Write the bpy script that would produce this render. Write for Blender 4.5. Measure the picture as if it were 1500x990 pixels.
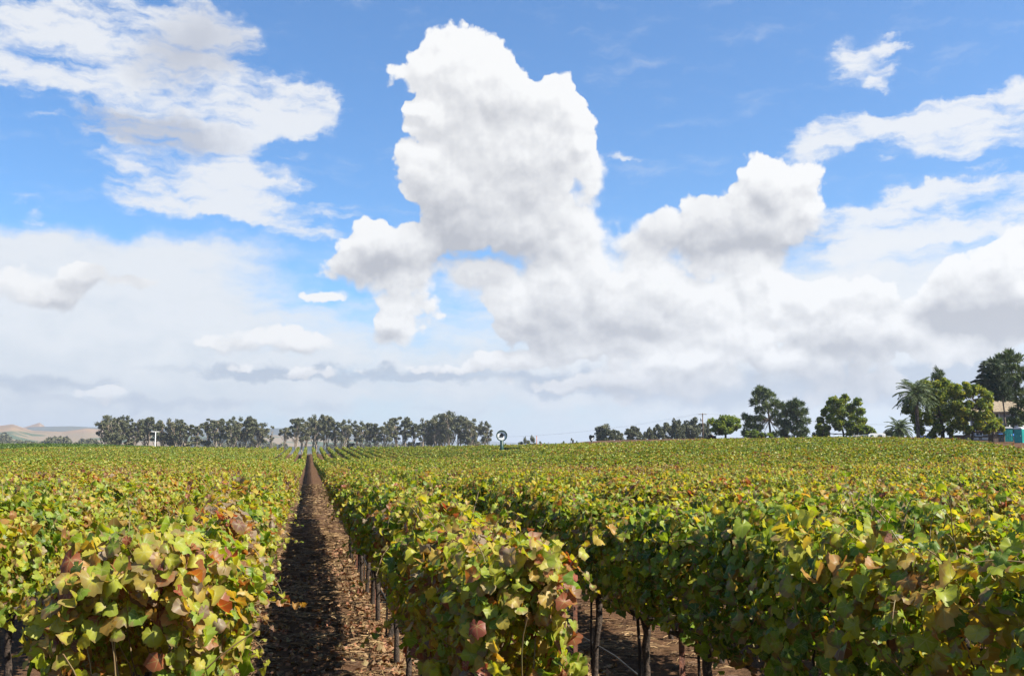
import bpy, math, random
import numpy as np

for _o in list(bpy.data.objects):
    bpy.data.objects.remove(_o, do_unlink=True)
SC = bpy.context.scene
COL = SC.collection
R = math.radians

# ------------------------------------------------------------------ camera
EYE = 2.31                                   # eye height over the aisle
F_PX, CX, CY = 1458.0, 750.0, 495.0          # focal length and centre in photo pixels
HORIZON = 674.0                              # photo row of the eye level
YAW, PITCH = R(11.46), R(7.0)                 # turned right of the rows, tilted up
cam_data = bpy.data.cameras.new("camera")
cam_data.sensor_width = 36.0
cam_data.lens = 36.0 * F_PX / 1500.0
cam_data.clip_start, cam_data.clip_end = 0.05, 40000.0
cam = bpy.data.objects.new("camera", cam_data)
COL.objects.link(cam)
cam.location = (0, 0, EYE)
cam.rotation_euler = (R(90) + PITCH, 0, -YAW)
SC.camera = cam

# ------------------------------------------------------------------ sun, exposure
SUN_AZ, SUN_EL = R(124), R(48)               # azimuth clockwise from +Y (along the rows)
sun_data = bpy.data.lights.new("sun", 'SUN')
sun_data.energy, sun_data.angle, sun_data.color = 4.6, R(0.53), (1.0, 0.92, 0.78)
sun = bpy.data.objects.new("sun", sun_data)
COL.objects.link(sun)
_sd = (math.sin(SUN_AZ) * math.cos(SUN_EL), math.cos(SUN_AZ) * math.cos(SUN_EL), math.sin(SUN_EL))
from mathutils import Vector
sun.rotation_euler = Vector(_sd).to_track_quat('Z', 'Y').to_euler()
SC.view_settings.view_transform = 'Standard'
SC.view_settings.look = 'None'
EXPO = 1.55
SC.view_settings.exposure = EXPO
SC.view_settings.gamma = 1.0
SC.view_settings.use_curve_mapping = False
SC.cycles.max_bounces = 6
SC.cycles.diffuse_bounces = 3
SC.cycles.transmission_bounces = 4
SC.cycles.transparent_max_bounces = 4
SC.cycles.use_denoising = True

# ------------------------------------------------------------------ pixel helpers (authoring only)
_f = np.array([math.sin(YAW) * math.cos(PITCH), math.cos(YAW) * math.cos(PITCH), math.sin(PITCH)])
_r = np.array([math.cos(YAW), -math.sin(YAW), 0.0])
_u = np.cross(_r, _f)
def ray(px, py):
    return _f * F_PX + _r * (px - CX) + _u * (CY - py)
def at(px, py, dist):
    """point seen at a photo pixel, `dist` metres away over the ground"""
    d = ray(px, py)
    d = d / math.hypot(d[0], d[1])
    return float(d[0] * dist), float(d[1] * dist), float(EYE + d[2] * dist)

# ------------------------------------------------------------------ node helper
class NT:
    def __init__(self, tree):
        self.t = tree
    def n(self, typ, **kw):
        nd = self.t.nodes.new(typ)
        for k, v in kw.items():
            setattr(nd, k, v)
        return nd
    def link(self, a, b):
        self.t.links.new(a, b)
    def put(self, sock, v):
        if v is None:
            return
        if isinstance(v, bpy.types.NodeSocket):
            self.t.links.new(v, sock)
        else:
            sock.default_value = v
    def math(self, op, a, b=None, c=None, clamp=False):
        nd = self.n('ShaderNodeMath', operation=op, use_clamp=clamp)
        self.put(nd.inputs[0], a); self.put(nd.inputs[1], b); self.put(nd.inputs[2], c)
        return nd.outputs[0]
    def vec(self, op, a, b=None, c=None, scale=None):
        nd = self.n('ShaderNodeVectorMath', operation=op)
        self.put(nd.inputs[0], a); self.put(nd.inputs[1], b); self.put(nd.inputs[2], c)
        if scale is not None:
            self.put(nd.inputs[3], scale)
        return nd.outputs['Value'] if op in ('DOT_PRODUCT', 'LENGTH', 'DISTANCE') else nd.outputs['Vector']
    def ramp(self, v, lo, hi, to0=0.0, to1=1.0, smooth=True):
        nd = self.n('ShaderNodeMapRange', interpolation_type='SMOOTHSTEP' if smooth else 'LINEAR')
        self.put(nd.inputs[0], v)
        for i, x in enumerate((lo, hi, to0, to1)):
            self.put(nd.inputs[1 + i], x)
        return nd.outputs[0]
    def mix(self, fac, a, b):
        nd = self.n('ShaderNodeMix', data_type='RGBA')
        self.put(nd.inputs[0], fac)
        for s, v in ((nd.inputs[6], a), (nd.inputs[7], b)):
            if isinstance(v, tuple) and len(v) == 3:
                v = v + (1.0,)
            self.put(s, v)
        return nd.outputs[2]
    def noise(self, vec, scale, detail=4.0, rough=0.55, dim='3D', out='Fac', lac=2.0):
        nd = self.n('ShaderNodeTexNoise', noise_dimensions=dim)
        self.put(nd.inputs['Vector'], vec)
        nd.inputs['Scale'].default_value = scale
        nd.inputs['Detail'].default_value = detail
        nd.inputs['Roughness'].default_value = rough
        nd.inputs['Lacunarity'].default_value = lac
        return nd.outputs[out]
    def cramp(self, fac, stops, interp='LINEAR'):
        nd = self.n('ShaderNodeValToRGB')
        nd.color_ramp.interpolation = interp
        els = nd.color_ramp.elements
        while len(els) < len(stops):
            els.new(0.5)
        for e, (p, c) in zip(els, stops):
            e.position = p
            e.color = tuple(c) + (1.0,)
        self.put(nd.inputs[0], fac)
        return nd.outputs[0]

# ------------------------------------------------------------------ world: Nishita sky and clouds
U = 100.0 / F_PX                              # one cloud unit = 100 photo pixels, as an angle
def sky_pt(px, py):
    d = ray(px, py)
    return math.atan2(d[0], d[1]) / U, math.asin(d[2] / np.linalg.norm(d)) / U

def blob_sum(nt, q, blobs, grow=1.35):
    """sum of soft ellipses (photo-pixel centre, radii, weight) in cloud units"""
    acc = None
    for b in blobs:
        px, py, rx, ry = b[:4]
        w = b[4] if len(b) > 4 else 1.0
        cx, cy = sky_pt(px, py)
        k = 1.0 / (1.0 + ((px - CX) / F_PX) ** 2)
        ix, iy = 100.0 / (rx * grow * k), 100.0 / (ry * grow * (0.5 + 0.5 * k))
        v = nt.vec('MULTIPLY_ADD', q, (ix, iy, 0.0), (-cx * ix, -cy * iy, 0.0))
        d = nt.vec('DOT_PRODUCT', v, v)
        m = nt.math('MAXIMUM', nt.math('SUBTRACT', 1.0, d), 0.0)
        if w != 1.0:
            m2 = nt.math('MULTIPLY', m, m)
            acc = nt.math('MULTIPLY_ADD', m2, w, acc if acc is not None else 0.0)
        else:
            acc = nt.math('MULTIPLY_ADD', m, m, acc if acc is not None else 0.0)
    return acc

CUMULUS = [
    # towering cloud
    (650, 75, 55, 50), (700, 90, 62, 48), (742, 118, 40, 42), (612, 112, 48, 36), (690, 150, 90, 60),
    (815, 140, 36, 36), (790, 190, 75, 80), (845, 190, 34, 50), (620, 180, 38, 26), (605, 158, 28, 14), (610, 245, 42, 34),
    (680, 250, 95, 80), (800, 280, 82, 90), (868, 268, 28, 40), (655, 315, 62, 62), (740, 355, 95, 55), (845, 345, 42, 48),
    # cloud right of it
    (1125, 258, 40, 40), (1165, 270, 38, 40), (1095, 305, 110, 54), (1165, 335, 56, 42), (1030, 330, 90, 40),
    (950, 345, 80, 32), (1085, 368, 110, 40), (1120, 420, 50, 50),
    # small clouds under the tower
    (545, 348, 60, 38), (605, 365, 56, 42), (512, 378, 48, 34), (560, 398, 84, 34), (588, 448, 60, 52), (575, 486, 40, 24),
    (475, 434, 32, 17),
    # low bank in the middle
    (870, 400, 80, 60), (800, 420, 80, 44), (740, 440, 60, 36), (780, 480, 80, 36), (690, 400, 60, 24), (930, 440, 60, 40), (1170, 440, 40, 40), (800, 440, 60, 34), (960, 400, 60, 40), (1060, 420, 70, 50), (1000, 460, 90, 40), (1110, 440, 28, 60), (890, 480, 90, 34),
    (1060, 510, 90, 34), (1150, 530, 60, 24), (1000, 540, 90, 26), (880, 560, 80, 22), (740, 530, 60, 20), (1100, 480, 60, 34), (1250, 500, 90, 34), (1380, 510, 90, 30), (950, 520, 90, 26), (830, 520, 60, 22),
    # low bank at the right
    (1210, 440, 50, 34), (1270, 425, 48, 24), (1300, 470, 80, 36), (1390, 430, 60, 40), (1480, 345, 40, 28), (1440, 390, 60, 40),
    (1490, 400, 70, 60), (1440, 455, 90, 50), (1510, 470, 90, 50), (1190, 480, 50, 22),
    # left horizon
    (25, 412, 56, 40), (85, 440, 50, 26), (140, 405, 50, 22), (205, 412, 40, 13), (100, 415, 50, 28),
    (350, 500, 64, 24), (420, 484, 46, 34), (455, 506, 50, 18), (310, 500, 32, 10), (150, 575, 40, 14), (918, 586, 24, 8), (420, 545, 120, 12, 0.6), (620, 542, 110, 14, 0.6), (800, 560, 80, 14, 0.7), (1010, 565, 130, 24), (1240, 560, 130, 40, 0.9),
]
SHADE = [
    (690, 195, 60, 34, 0.5), (640, 330, 70, 50, 0.8), (740, 340, 100, 70, 0.9), (760, 170, 50, 34, 0.45),
    (650, 270, 60, 60, 0.45), (790, 250, 70, 60, 0.4), (720, 385, 90, 34, 0.7), (630, 150, 40, 26, 0.35),
    (1060, 325, 100, 42, 0.8), (1090, 365, 100, 30, 1.0), (960, 350, 60, 24, 0.7), (1120, 290, 50, 26, 0.4), (1180, 345, 34, 26, 0.3),
    (555, 392, 75, 24, 1.4), (575, 492, 34, 12, 1.0), (550, 378, 40, 22, 0.6),
    (870, 490, 110, 40, 0.9), (830, 450, 70, 30, 0.5), (1120, 545, 80, 14, 0.5), (1000, 500, 60, 18, 0.5), (1200, 500, 40, 20, 0.5), (960, 450, 50, 26, 0.5), (760, 500, 60, 40, 0.5), (1010, 560, 130, 22, 0.9), (850, 560, 110, 26, 0.9),
    (1440, 455, 80, 52, 1.3), (1500, 475, 90, 34, 1.2), (1390, 470, 50, 22, 0.9), (1290, 495, 60, 20, 0.7), (1260, 545, 120, 40, 1.0),
    (1210, 490, 50, 22, 0.6), (1330, 455, 50, 16, 0.6),
    (190, 410, 70, 20, 1.0), (100, 425, 50, 34, 0.6), (60, 455, 60, 16, 0.5), (340, 514, 100, 12, 0.6), (480, 505, 40, 14, 0.5),
    (300, 60, 70, 46, 0.95), (240, 100, 70, 30, 0.6), (215, 185, 95, 26, 1.1), (270, 208, 80, 20, 0.9), (160, 172, 50, 16, 0.8),
    (130, 580, 50, 10, 0.5), (918, 587, 24, 8, 1.0),
    (420, 548, 130, 12, 0.7), (620, 545, 120, 14, 0.6), (60, 560, 100, 10, 0.4), (740, 560, 70, 10, 0.6), (1000, 590, 60, 10, 0.5), (1230, 570, 110, 30, 0.8),
]
SOFT = [  # frayed cloud bases and the hazy banks
    (740, 400, 150, 40), (560, 410, 100, 30), (1080, 385, 130, 30), (950, 345, 90, 40), (1190, 345, 50, 40), 
    (90, 440, 190, 50), (385, 510, 140, 26), (860, 400, 60, 50), (575, 500, 50, 24), (1010, 560, 240, 40), (870, 280, 40, 60)]
WISP = [
    (60, 40, 190, 60), (210, 30, 130, 50), (110, 105, 190, 44), (290, 70, 100, 60), (240, 130, 120, 40), (400, 150, 100, 55),
    (330, 180, 150, 55), (470, 165, 44, 40), (210, 180, 110, 34, 0.9), (260, 240, 130, 48), (320, 275, 130, 44), (390, 310, 80, 22), (420, 275, 60, 12, 0.7),
    (35, 290, 30, 12, 0.5), (60, 318, 50, 8, 0.4), (75, 172, 40, 10, 0.45), (210, 290, 60, 30, 0.6),
    (1265, 88, 60, 34, 0.75), (1300, 68, 24, 20, 0.6), (1290, 115, 30, 20, 0.6),
    (1180, 212, 80, 26, 0.85), (1290, 185, 130, 28), (1420, 175, 140, 36), (1490, 150, 80, 30), (1450, 215, 120, 26, 0.8), (1300, 240, 30, 10, 0.5),
    (1420, 275, 130, 20, 0.8), (1490, 262, 80, 30), (1290, 330, 130, 40, 1.3), (1400, 320, 130, 44, 1.2), (1500, 310, 90, 40), (1250, 380, 120, 30, 0.7),
    (915, 230, 28, 10, 0.45), (480, 320, 70, 34, 0.4), (450, 345, 60, 20, 0.4),
]
# low veils: white stratus above the horizon
VEIL = [(780, 430, 110, 60, 0.6), (60, 420, 380, 95, 1.0), (250, 470, 380, 80, 0.9), (100, 365, 260, 34, 0.5), (350, 375, 160, 40, 0.55), (400, 560, 700, 70, 0.9), (1000, 500, 500, 130, 0.9), (1350, 430, 330, 110, 0.8),
        (1300, 580, 600, 80, 0.8), (0, 580, 500, 80, 0.9), (690, 410, 60, 20, 0.4)]

# darker blue-grey layers low over the horizon
BANDS = [(1250, 560, 220, 44), (1000, 575, 170, 26), (60, 560, 130, 18, 0.7), (430, 546, 220, 13), (660, 546, 140, 15), (1450, 560, 170, 46), (820, 560, 100, 22), (200, 590, 260, 14, 0.6), (600, 600, 300, 12, 0.5)]
def build_world():
    w = bpy.data.worlds.new("World")
    SC.world = w
    w.use_nodes = True
    nt = NT(w.node_tree)
    w.node_tree.nodes.clear()
    out = nt.n('ShaderNodeOutputWorld')
    bg = nt.n('ShaderNodeBackground')
    bg.inputs['Strength'].default_value = SKY_STRENGTH
    nt.link(bg.outputs[0], out.inputs[0])
    sky = nt.n('ShaderNodeTexSky', sky_type='NISHITA', sun_disc=False)
    sky.sun_elevation = SUN_EL
    sky.sun_rotation = SUN_AZ
    sky.altitude, sky.air_density, sky.dust_density, sky.ozone_density = 100.0, 1.0, 0.4, 2.2
    tc = nt.n('ShaderNodeTexCoord')
    sep = nt.n('ShaderNodeSeparateXYZ')
    nt.link(tc.outputs['Generated'], sep.inputs[0])
    az = nt.math('ARCTAN2', sep.outputs[0], sep.outputs[1])
    el = nt.math('ARCSINE', sep.outputs[2])
    comb = nt.n('ShaderNodeCombineXYZ')
    nt.put(comb.inputs[0], nt.math('MULTIPLY', az, 1 / U))
    nt.put(comb.inputs[1], nt.math('MULTIPLY', el, 1 / U))
    q = comb.outputs[0]

    # --- cumulus field as a group, evaluated here and once more towards the sun for shading
    g = bpy.data.node_groups.new("cumulus_field", 'ShaderNodeTree')
    g.interface.new_socket("Vector", in_out='INPUT', socket_type='NodeSocketVector')
    g.interface.new_socket("Field", in_out='OUTPUT', socket_type='NodeSocketFloat')
    gt = NT(g)
    gi, go = gt.n('NodeGroupInput'), gt.n('NodeGroupOutput')
    p = gi.outputs[0]
    w1 = gt.noise(p, 1.1, 3.0, 0.55, '2D', 'Color')
    w1 = gt.vec('MULTIPLY_ADD', w1, (0.55, 0.42, 0.0), (-0.275, -0.21, 0.0))
    w2 = gt.noise(p, 3.6, 7.0, 0.58, '2D', 'Color')
    w2 = gt.vec('MULTIPLY_ADD', w2, (0.20, 0.18, 0.0), (-0.10, -0.09, 0.0))
    pw = gt.vec('ADD', gt.vec('ADD', p, w1), w2)
    s = blob_sum(gt, pw, CUMULUS)
    vo = gt.n('ShaderNodeTexVoronoi', voronoi_dimensions='2D', feature='F1')
    gt.put(vo.inputs['Vector'], gt.vec('ADD', p, w2))
    vo.inputs['Scale'].default_value = 2.0
    vo.inputs['Detail'].default_value = 2.6
    vo.inputs['Roughness'].default_value = 0.48
    vo.inputs['Lacunarity'].default_value = 2.3
    s = gt.math('MINIMUM', s, 1.6)
    bil = gt.math('MULTIPLY_ADD', vo.outputs['Distance'], -0.62, 0.24)
    s = gt.math('ADD', s, bil)
    gt.link(s, go.inputs[0])

    def field(vec):
        nd = nt.n('ShaderNodeGroup'); nd.node_tree = g
        nt.put(nd.inputs[0], vec)
        return nd.outputs[0]
    f0 = field(q)
    f1 = field(nt.vec('ADD', q, (0.05, 0.16, 0.0)))

    fine = nt.noise(q, 2.2, 7.0, 0.6, '2D')
    finec = nt.math('SUBTRACT', fine, 0.5)
    bsoft = nt.ramp(nt.math('MINIMUM', blob_sum(nt, q, SOFT, 1.4), 1.0), 0.0, 0.8)
    a_cum = nt.ramp(nt.math('MULTIPLY_ADD', finec, 0.30, f0), nt.math('MULTIPLY_ADD', bsoft, -0.12, 0.19), nt.math('MULTIPLY_ADD', bsoft, 0.42, 0.40))
    # shade: lit where the field falls away towards the sun, grey where cloud lies above
    dif = nt.math('SUBTRACT', f1, f0)
    rel = nt.ramp(dif, -0.45, 0.55, -0.30, 0.42, smooth=False)
    wsh = nt.noise(q, 1.7, 5.0, 0.58, '2D', 'Color')
    qs = nt.vec('ADD', q, nt.vec('MULTIPLY_ADD', wsh, (0.8, 0.55, 0.0), (-0.40, -0.275, 0.0)))
    sh = blob_sum(nt, qs, SHADE, 1.6)
    shade = nt.math('ADD', nt.math('MULTIPLY', nt.math('POWER', sh, 0.85), 0.70), nt.math('MULTIPLY_ADD', finec, 0.40, nt.math('MULTIPLY', rel, 1.15)))
    shade = nt.ramp(shade, -0.12, 1.20, 0.0, 1.0, smooth=False)
    bright = (0.97, 0.97, 0.97); grey = (0.50, 0.515, 0.56)
    k = 1.0 / (SKY_STRENGTH * 2 ** EXPO)
    sc3 = lambda c: tuple(x * k for x in c)
    cum_col = nt.mix(shade, sc3(bright), sc3(grey))

    # --- wisps: streaky
    rot = nt.n('ShaderNodeMapping')
    rot.inputs['Rotation'].default_value = (0, 0, R(8))
    rot.inputs['Scale'].default_value = (0.55, 1.9, 1.0)
    nt.put(rot.inputs['Vector'], nt.vec('ADD', q, nt.vec('MULTIPLY_ADD', wsh, (0.5, 0.3, 0.0), (-0.25, -0.15, 0.0))))
    st = nt.noise(rot.outputs[0], 1.5, 9.0, 0.62, '2D')
    stc = nt.math('SUBTRACT', st, 0.5)
    sw = nt.math('MINIMUM', blob_sum(nt, qs, WISP, 1.3), 0.85)
    a_wisp = nt.ramp(nt.math('MULTIPLY_ADD', nt.math('MULTIPLY', stc, nt.ramp(sw, 0.0, 0.3)), 3.2, sw), 0.05, 1.05)
    wisp_col = nt.mix(nt.math('MINIMUM', sh, 1.0), sc3((0.87, 0.89, 0.92)), sc3((0.56, 0.585, 0.65)))

    # --- veil and horizon haze
    sv = nt.math('MINIMUM', blob_sum(nt, qs, VEIL, 1.3), 1.2)
    a_veil = nt.ramp(nt.math('MULTIPLY_ADD', stc, 1.2, sv), 0.0, 1.05, 0.0, 0.93)
    vy = nt.ramp(el, 0.01, 0.15)
    bands = nt.math('MULTIPLY_ADD', stc, 1.1, nt.math('MULTIPLY', finec, 0.8))
    vy = nt.math('MULTIPLY_ADD', vy, 0.75, 0.25)
    veil_col = nt.mix(nt.math('ADD', vy, bands, clamp=True), sc3((0.64, 0.70, 0.765)), sc3((0.87, 0.885, 0.90)))
    dk = nt.math('MINIMUM', blob_sum(nt, qs, BANDS, 1.3), 1.0)
    dk = nt.ramp(nt.math('MULTIPLY_ADD', stc, 1.3, dk), 0.15, 0.95, 0.0, 0.9)
    veil_col = nt.mix(dk, veil_col, sc3((0.455, 0.515, 0.62)))
    # blue of the sky
    blue = nt.vec('MULTIPLY', sky.outputs[0], BLUE_GAIN)
    a_hz = nt.ramp(el, 0.0, 0.16, 0.92, 0.0)
    c = nt.mix(a_hz, blue, sc3((0.68, 0.745, 0.80)))
    c = nt.mix(a_veil, c, veil_col)
    c = nt.mix(nt.math('MULTIPLY', a_wisp, 0.93), c, wisp_col)
    # cumulus low down fade into the haze
    low = nt.ramp(el, 0.02, 0.12, 0.6, 1.0)
    c = nt.mix(nt.math('MULTIPLY', a_cum, low), c, cum_col)
    # below the horizon: earth
    gnd = nt.ramp(el, -0.06, -0.005, 0.0, 1.0)
    c = nt.mix(gnd, sc3((0.12, 0.12, 0.09)), c)
    nt.link(c, bg.inputs['Color'])
    w.cycles.sampling_method = 'MANUAL'
    w.cycles.sample_map_resolution = 512

SKY_STRENGTH = 0.1
BLUE_GAIN = (0.315, 0.51, 0.665)
build_world()

# ------------------------------------------------------------------ mesh helpers
class MB:
    """collects vertices and faces, builds ONE mesh"""
    def __init__(self):
        self.v, self.f, self.a, self.nv, self.smooth = [], [], {}, 0, []
    def add(self, verts, faces, smooth=False, mat=0, **attrs):
        """verts (n,3); faces: (m,k) int array or list of such"""
        verts = np.asarray(verts, dtype=np.float32).reshape(-1, 3)
        if isinstance(faces, np.ndarray):
            faces = [faces]
        for fa in faces:
            fa = np.asarray(fa, dtype=np.int64)
            self.f.append((fa + self.nv, smooth, mat))
        for k, val in attrs.items():
            self.a.setdefault(k, []).append((self.nv, np.broadcast_to(np.asarray(val, dtype=np.float32), (len(verts),))))
        self.v.append(verts)
        self.nv += len(verts)
        return self
    def box(self, cx, cy, cz, sx, sy, sz, rz=0.0, mat=0):
        p = np.array([[x, y, z] for z in (-.5, .5) for y in (-.5, .5) for x in (-.5, .5)], dtype=np.float32) * (sx, sy, sz)
        c, s = math.cos(rz), math.sin(rz)
        p = np.stack([p[:, 0] * c - p[:, 1] * s, p[:, 0] * s + p[:, 1] * c, p[:, 2]], 1) + (cx, cy, cz)
        f = np.array([[0, 2, 3, 1], [4, 5, 7, 6], [0, 1, 5, 4], [2, 6, 7, 3], [0, 4, 6, 2], [1, 3, 7, 5]])
        return self.add(p, f, mat=mat)
    def tube(self, pts, rad, n=8, cap=True, smooth=True, mat=0, **attrs):
        pts = np.asarray(pts, dtype=np.float64)
        rad = np.broadcast_to(np.asarray(rad, dtype=np.float64), (len(pts),))
        m = len(pts)
        tang = np.gradient(pts, axis=0)
        tang /= np.linalg.norm(tang, axis=1, keepdims=True) + 1e-9
        ref = np.array([0.0, 0.0, 1.0]) if abs(tang[0, 2]) < 0.9 else np.array([1.0, 0.0, 0.0])
        a = np.arange(n) * 2 * np.pi / n
        vs = []
        for i in range(m):
            s = np.cross(tang[i], ref); s /= np.linalg.norm(s) + 1e-9
            t = np.cross(s, tang[i])
            ref = -np.cross(s, tang[i]) if False else ref
            vs.append(pts[i] + rad[i] * (np.cos(a)[:, None] * s + np.sin(a)[:, None] * t))
        vs = np.concatenate(vs)
        i0 = (np.arange(m - 1)[:, None] * n + np.arange(n)[None, :]).ravel()
        i1 = (np.arange(m - 1)[:, None] * n + (np.arange(n)[None, :] + 1) % n).ravel()
        fs = [np.stack([i0, i1, i1 + n, i0 + n], 1)]
        if cap:
            fs.append(np.arange(n)[None, ::-1]); fs.append((np.arange(n) + (m - 1) * n)[None, :])
        return self.add(vs, fs, smooth=smooth, mat=mat, **attrs)
    def lathe(self, prof, n=24, cx=0, cy=0, smooth=True, mat=0):
        prof = np.asarray(prof, dtype=np.float64)
        a = np.arange(n) * 2 * np.pi / n
        m = len(prof)
        vs = np.stack([(prof[:, 0:1] * np.cos(a)) + cx, (prof[:, 0:1] * np.sin(a)) + cy, np.repeat(prof[:, 1:2], n, 1)], 2).reshape(-1, 3)
        i0 = (np.arange(m - 1)[:, None] * n + np.arange(n)[None, :]).ravel()
        i1 = (np.arange(m - 1)[:, None] * n + (np.arange(n)[None, :] + 1) % n).ravel()
        return self.add(vs, np.stack([i0, i1, i1 + n, i0 + n], 1), smooth=smooth, mat=mat)
    def prism(self, outline, y0, y1, mat=0):
        """outline in (x, z), extruded along y"""
        o = np.asarray(outline, dtype=np.float64); n = len(o)
        v = np.concatenate([np.stack([o[:, 0], np.full(n, y, float), o[:, 1]], 1) for y in (y0, y1)])
        i = np.arange(n); j = (i + 1) % n
        return self.add(v, [np.stack([i, j, j + n, i + n], 1), np.arange(n)[None, ::-1], (np.arange(n) + n)[None, :]], mat=mat)
    def mesh(self, name, mats):
        me = bpy.data.meshes.new(name)
        V = np.concatenate(self.v) if self.v else np.zeros((0, 3), np.float32)
        me.vertices.add(len(V))
        me.vertices.foreach_set('co', V.astype(np.float32).ravel())
        idx = np.concatenate([f.ravel() for f, _, _ in self.f])
        tot = np.concatenate([np.full(len(f), f.shape[1], np.int32) for f, _, _ in self.f])
        sm = np.concatenate([np.full(len(f), s, bool) for f, s, _ in self.f])
        mi = np.concatenate([np.full(len(f), m, np.int32) for f, _, m in self.f])
        st = np.concatenate([[0], np.cumsum(tot)[:-1]]).astype(np.int32)
        me.loops.add(len(idx)); me.loops.foreach_set('vertex_index', idx.astype(np.int32))
        me.polygons.add(len(tot)); me.polygons.foreach_set('loop_start', st)
        me.polygons.foreach_set('use_smooth', sm); me.polygons.foreach_set('material_index', mi)
        for k, parts in self.a.items():
            arr = np.zeros(len(V), np.float32)
            for off, val in parts:
                arr[off:off + len(val)] = val
            at_ = me.attributes.new(k, 'FLOAT', 'POINT'); at_.data.foreach_set('value', arr)
        for m in (mats if isinstance(mats, (list, tuple)) else [mats]):
            me.materials.append(m)
        me.update(calc_edges=True)
        me.validate()
        return me

def link(name, mesh, parent=None, loc=(0, 0, 0), rz=0.0, scale=None):
    o = bpy.data.objects.new(name, mesh)
    COL.objects.link(o)
    o.location = loc
    o.rotation_euler = (0, 0, rz)
    if scale is not None:
        o.scale = (scale,) * 3 if isinstance(scale, (int, float)) else scale
    if parent is not None:
        o.parent = parent
    return o
def tag(o, label=None, cat=None, group=None, kind=None):
    if label: o['label'] = label
    if cat: o['category'] = cat
    if group: o['group'] = group
    if kind: o['kind'] = kind
    return o
def thing(name, label, cat, loc, rz=0.0, group=None, scale=None):
    return tag(link(name, None, None, loc, rz, scale), label, cat, group)

def new_mat(name):
    m = bpy.data.materials.new(name)
    m.use_nodes = True
    m.node_tree.nodes.clear()
    nt = NT(m.node_tree)
    out = nt.n('ShaderNodeOutputMaterial')
    return m, nt, out
def plain(name, col, rough=0.6, metal=0.0, spec=0.4, var=0.18, scale=6.0, col2=None, bump=0.0, bscale=30.0):
    """principled surface with noise-driven colour variation, in object space"""
    m, nt, out = new_mat(name)
    b = nt.n('ShaderNodeBsdfPrincipled')
    tc = nt.n('ShaderNodeTexCoord')
    nz = nt.noise(tc.outputs['Object'], scale, 5.0, 0.6)
    c2 = col2 if col2 else tuple(x * (1 - var * 1.6) for x in col)
    c1 = tuple(min(1, x * (1 + var * 0.6)) for x in col)
    nt.put(b.inputs['Base Color'], nt.mix(nt.ramp(nz, 0.3, 0.7), c2, c1))
    b.inputs['Roughness'].default_value = rough
    b.inputs['Metallic'].default_value = metal
    b.inputs['Specular IOR Level'].default_value = spec
    if bump:
        bp = nt.n('ShaderNodeBump'); bp.inputs['Strength'].default_value = bump
        bp.inputs['Distance'].default_value = 0.02
        nt.put(bp.inputs['Height'], nt.noise(tc.outputs['Object'], bscale, 4.0, 0.6))
        nt.link(bp.outputs[0], b.inputs['Normal'])
    nt.link(b.outputs[0], out.inputs[0])
    return m

def ss(x, a, b):
    t = np.clip((np.asarray(x, dtype=np.float64) - a) / (b - a), 0, 1)
    return t * t * (3 - 2 * t)

# cheap smooth value noise on numpy arrays
def vnoise(x, y, seed=0):
    x = np.asarray(x, dtype=np.float64); y = np.asarray(y, dtype=np.float64)
    xi, yi = np.floor(x).astype(np.int64), np.floor(y).astype(np.int64)
    fx, fy = x - xi, y - yi
    fx = fx * fx * (3 - 2 * fx); fy = fy * fy * (3 - 2 * fy)
    def h(i, j):
        n = (i * 374761393 + j * 668265263 + seed * 1442695041) & 0xFFFFFFFF
        n = ((n ^ (n >> 13)) * 1274126177) & 0xFFFFFFFF
        return ((n ^ (n >> 16)) & 0xFFFF) / 65535.0
    return (h(xi, yi) * (1 - fx) + h(xi + 1, yi) * fx) * (1 - fy) + (h(xi, yi + 1) * (1 - fx) + h(xi + 1, yi + 1) * fx) * fy
def fbm(x, y, oct=4, seed=0):
    s, a, t = 0.0, 1.0, 0.0
    for i in range(oct):
        s = s + a * vnoise(np.asarray(x) * 2 ** i, np.asarray(y) * 2 ** i, seed + i * 17)
        t += a; a *= 0.5
    return s / t

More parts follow.
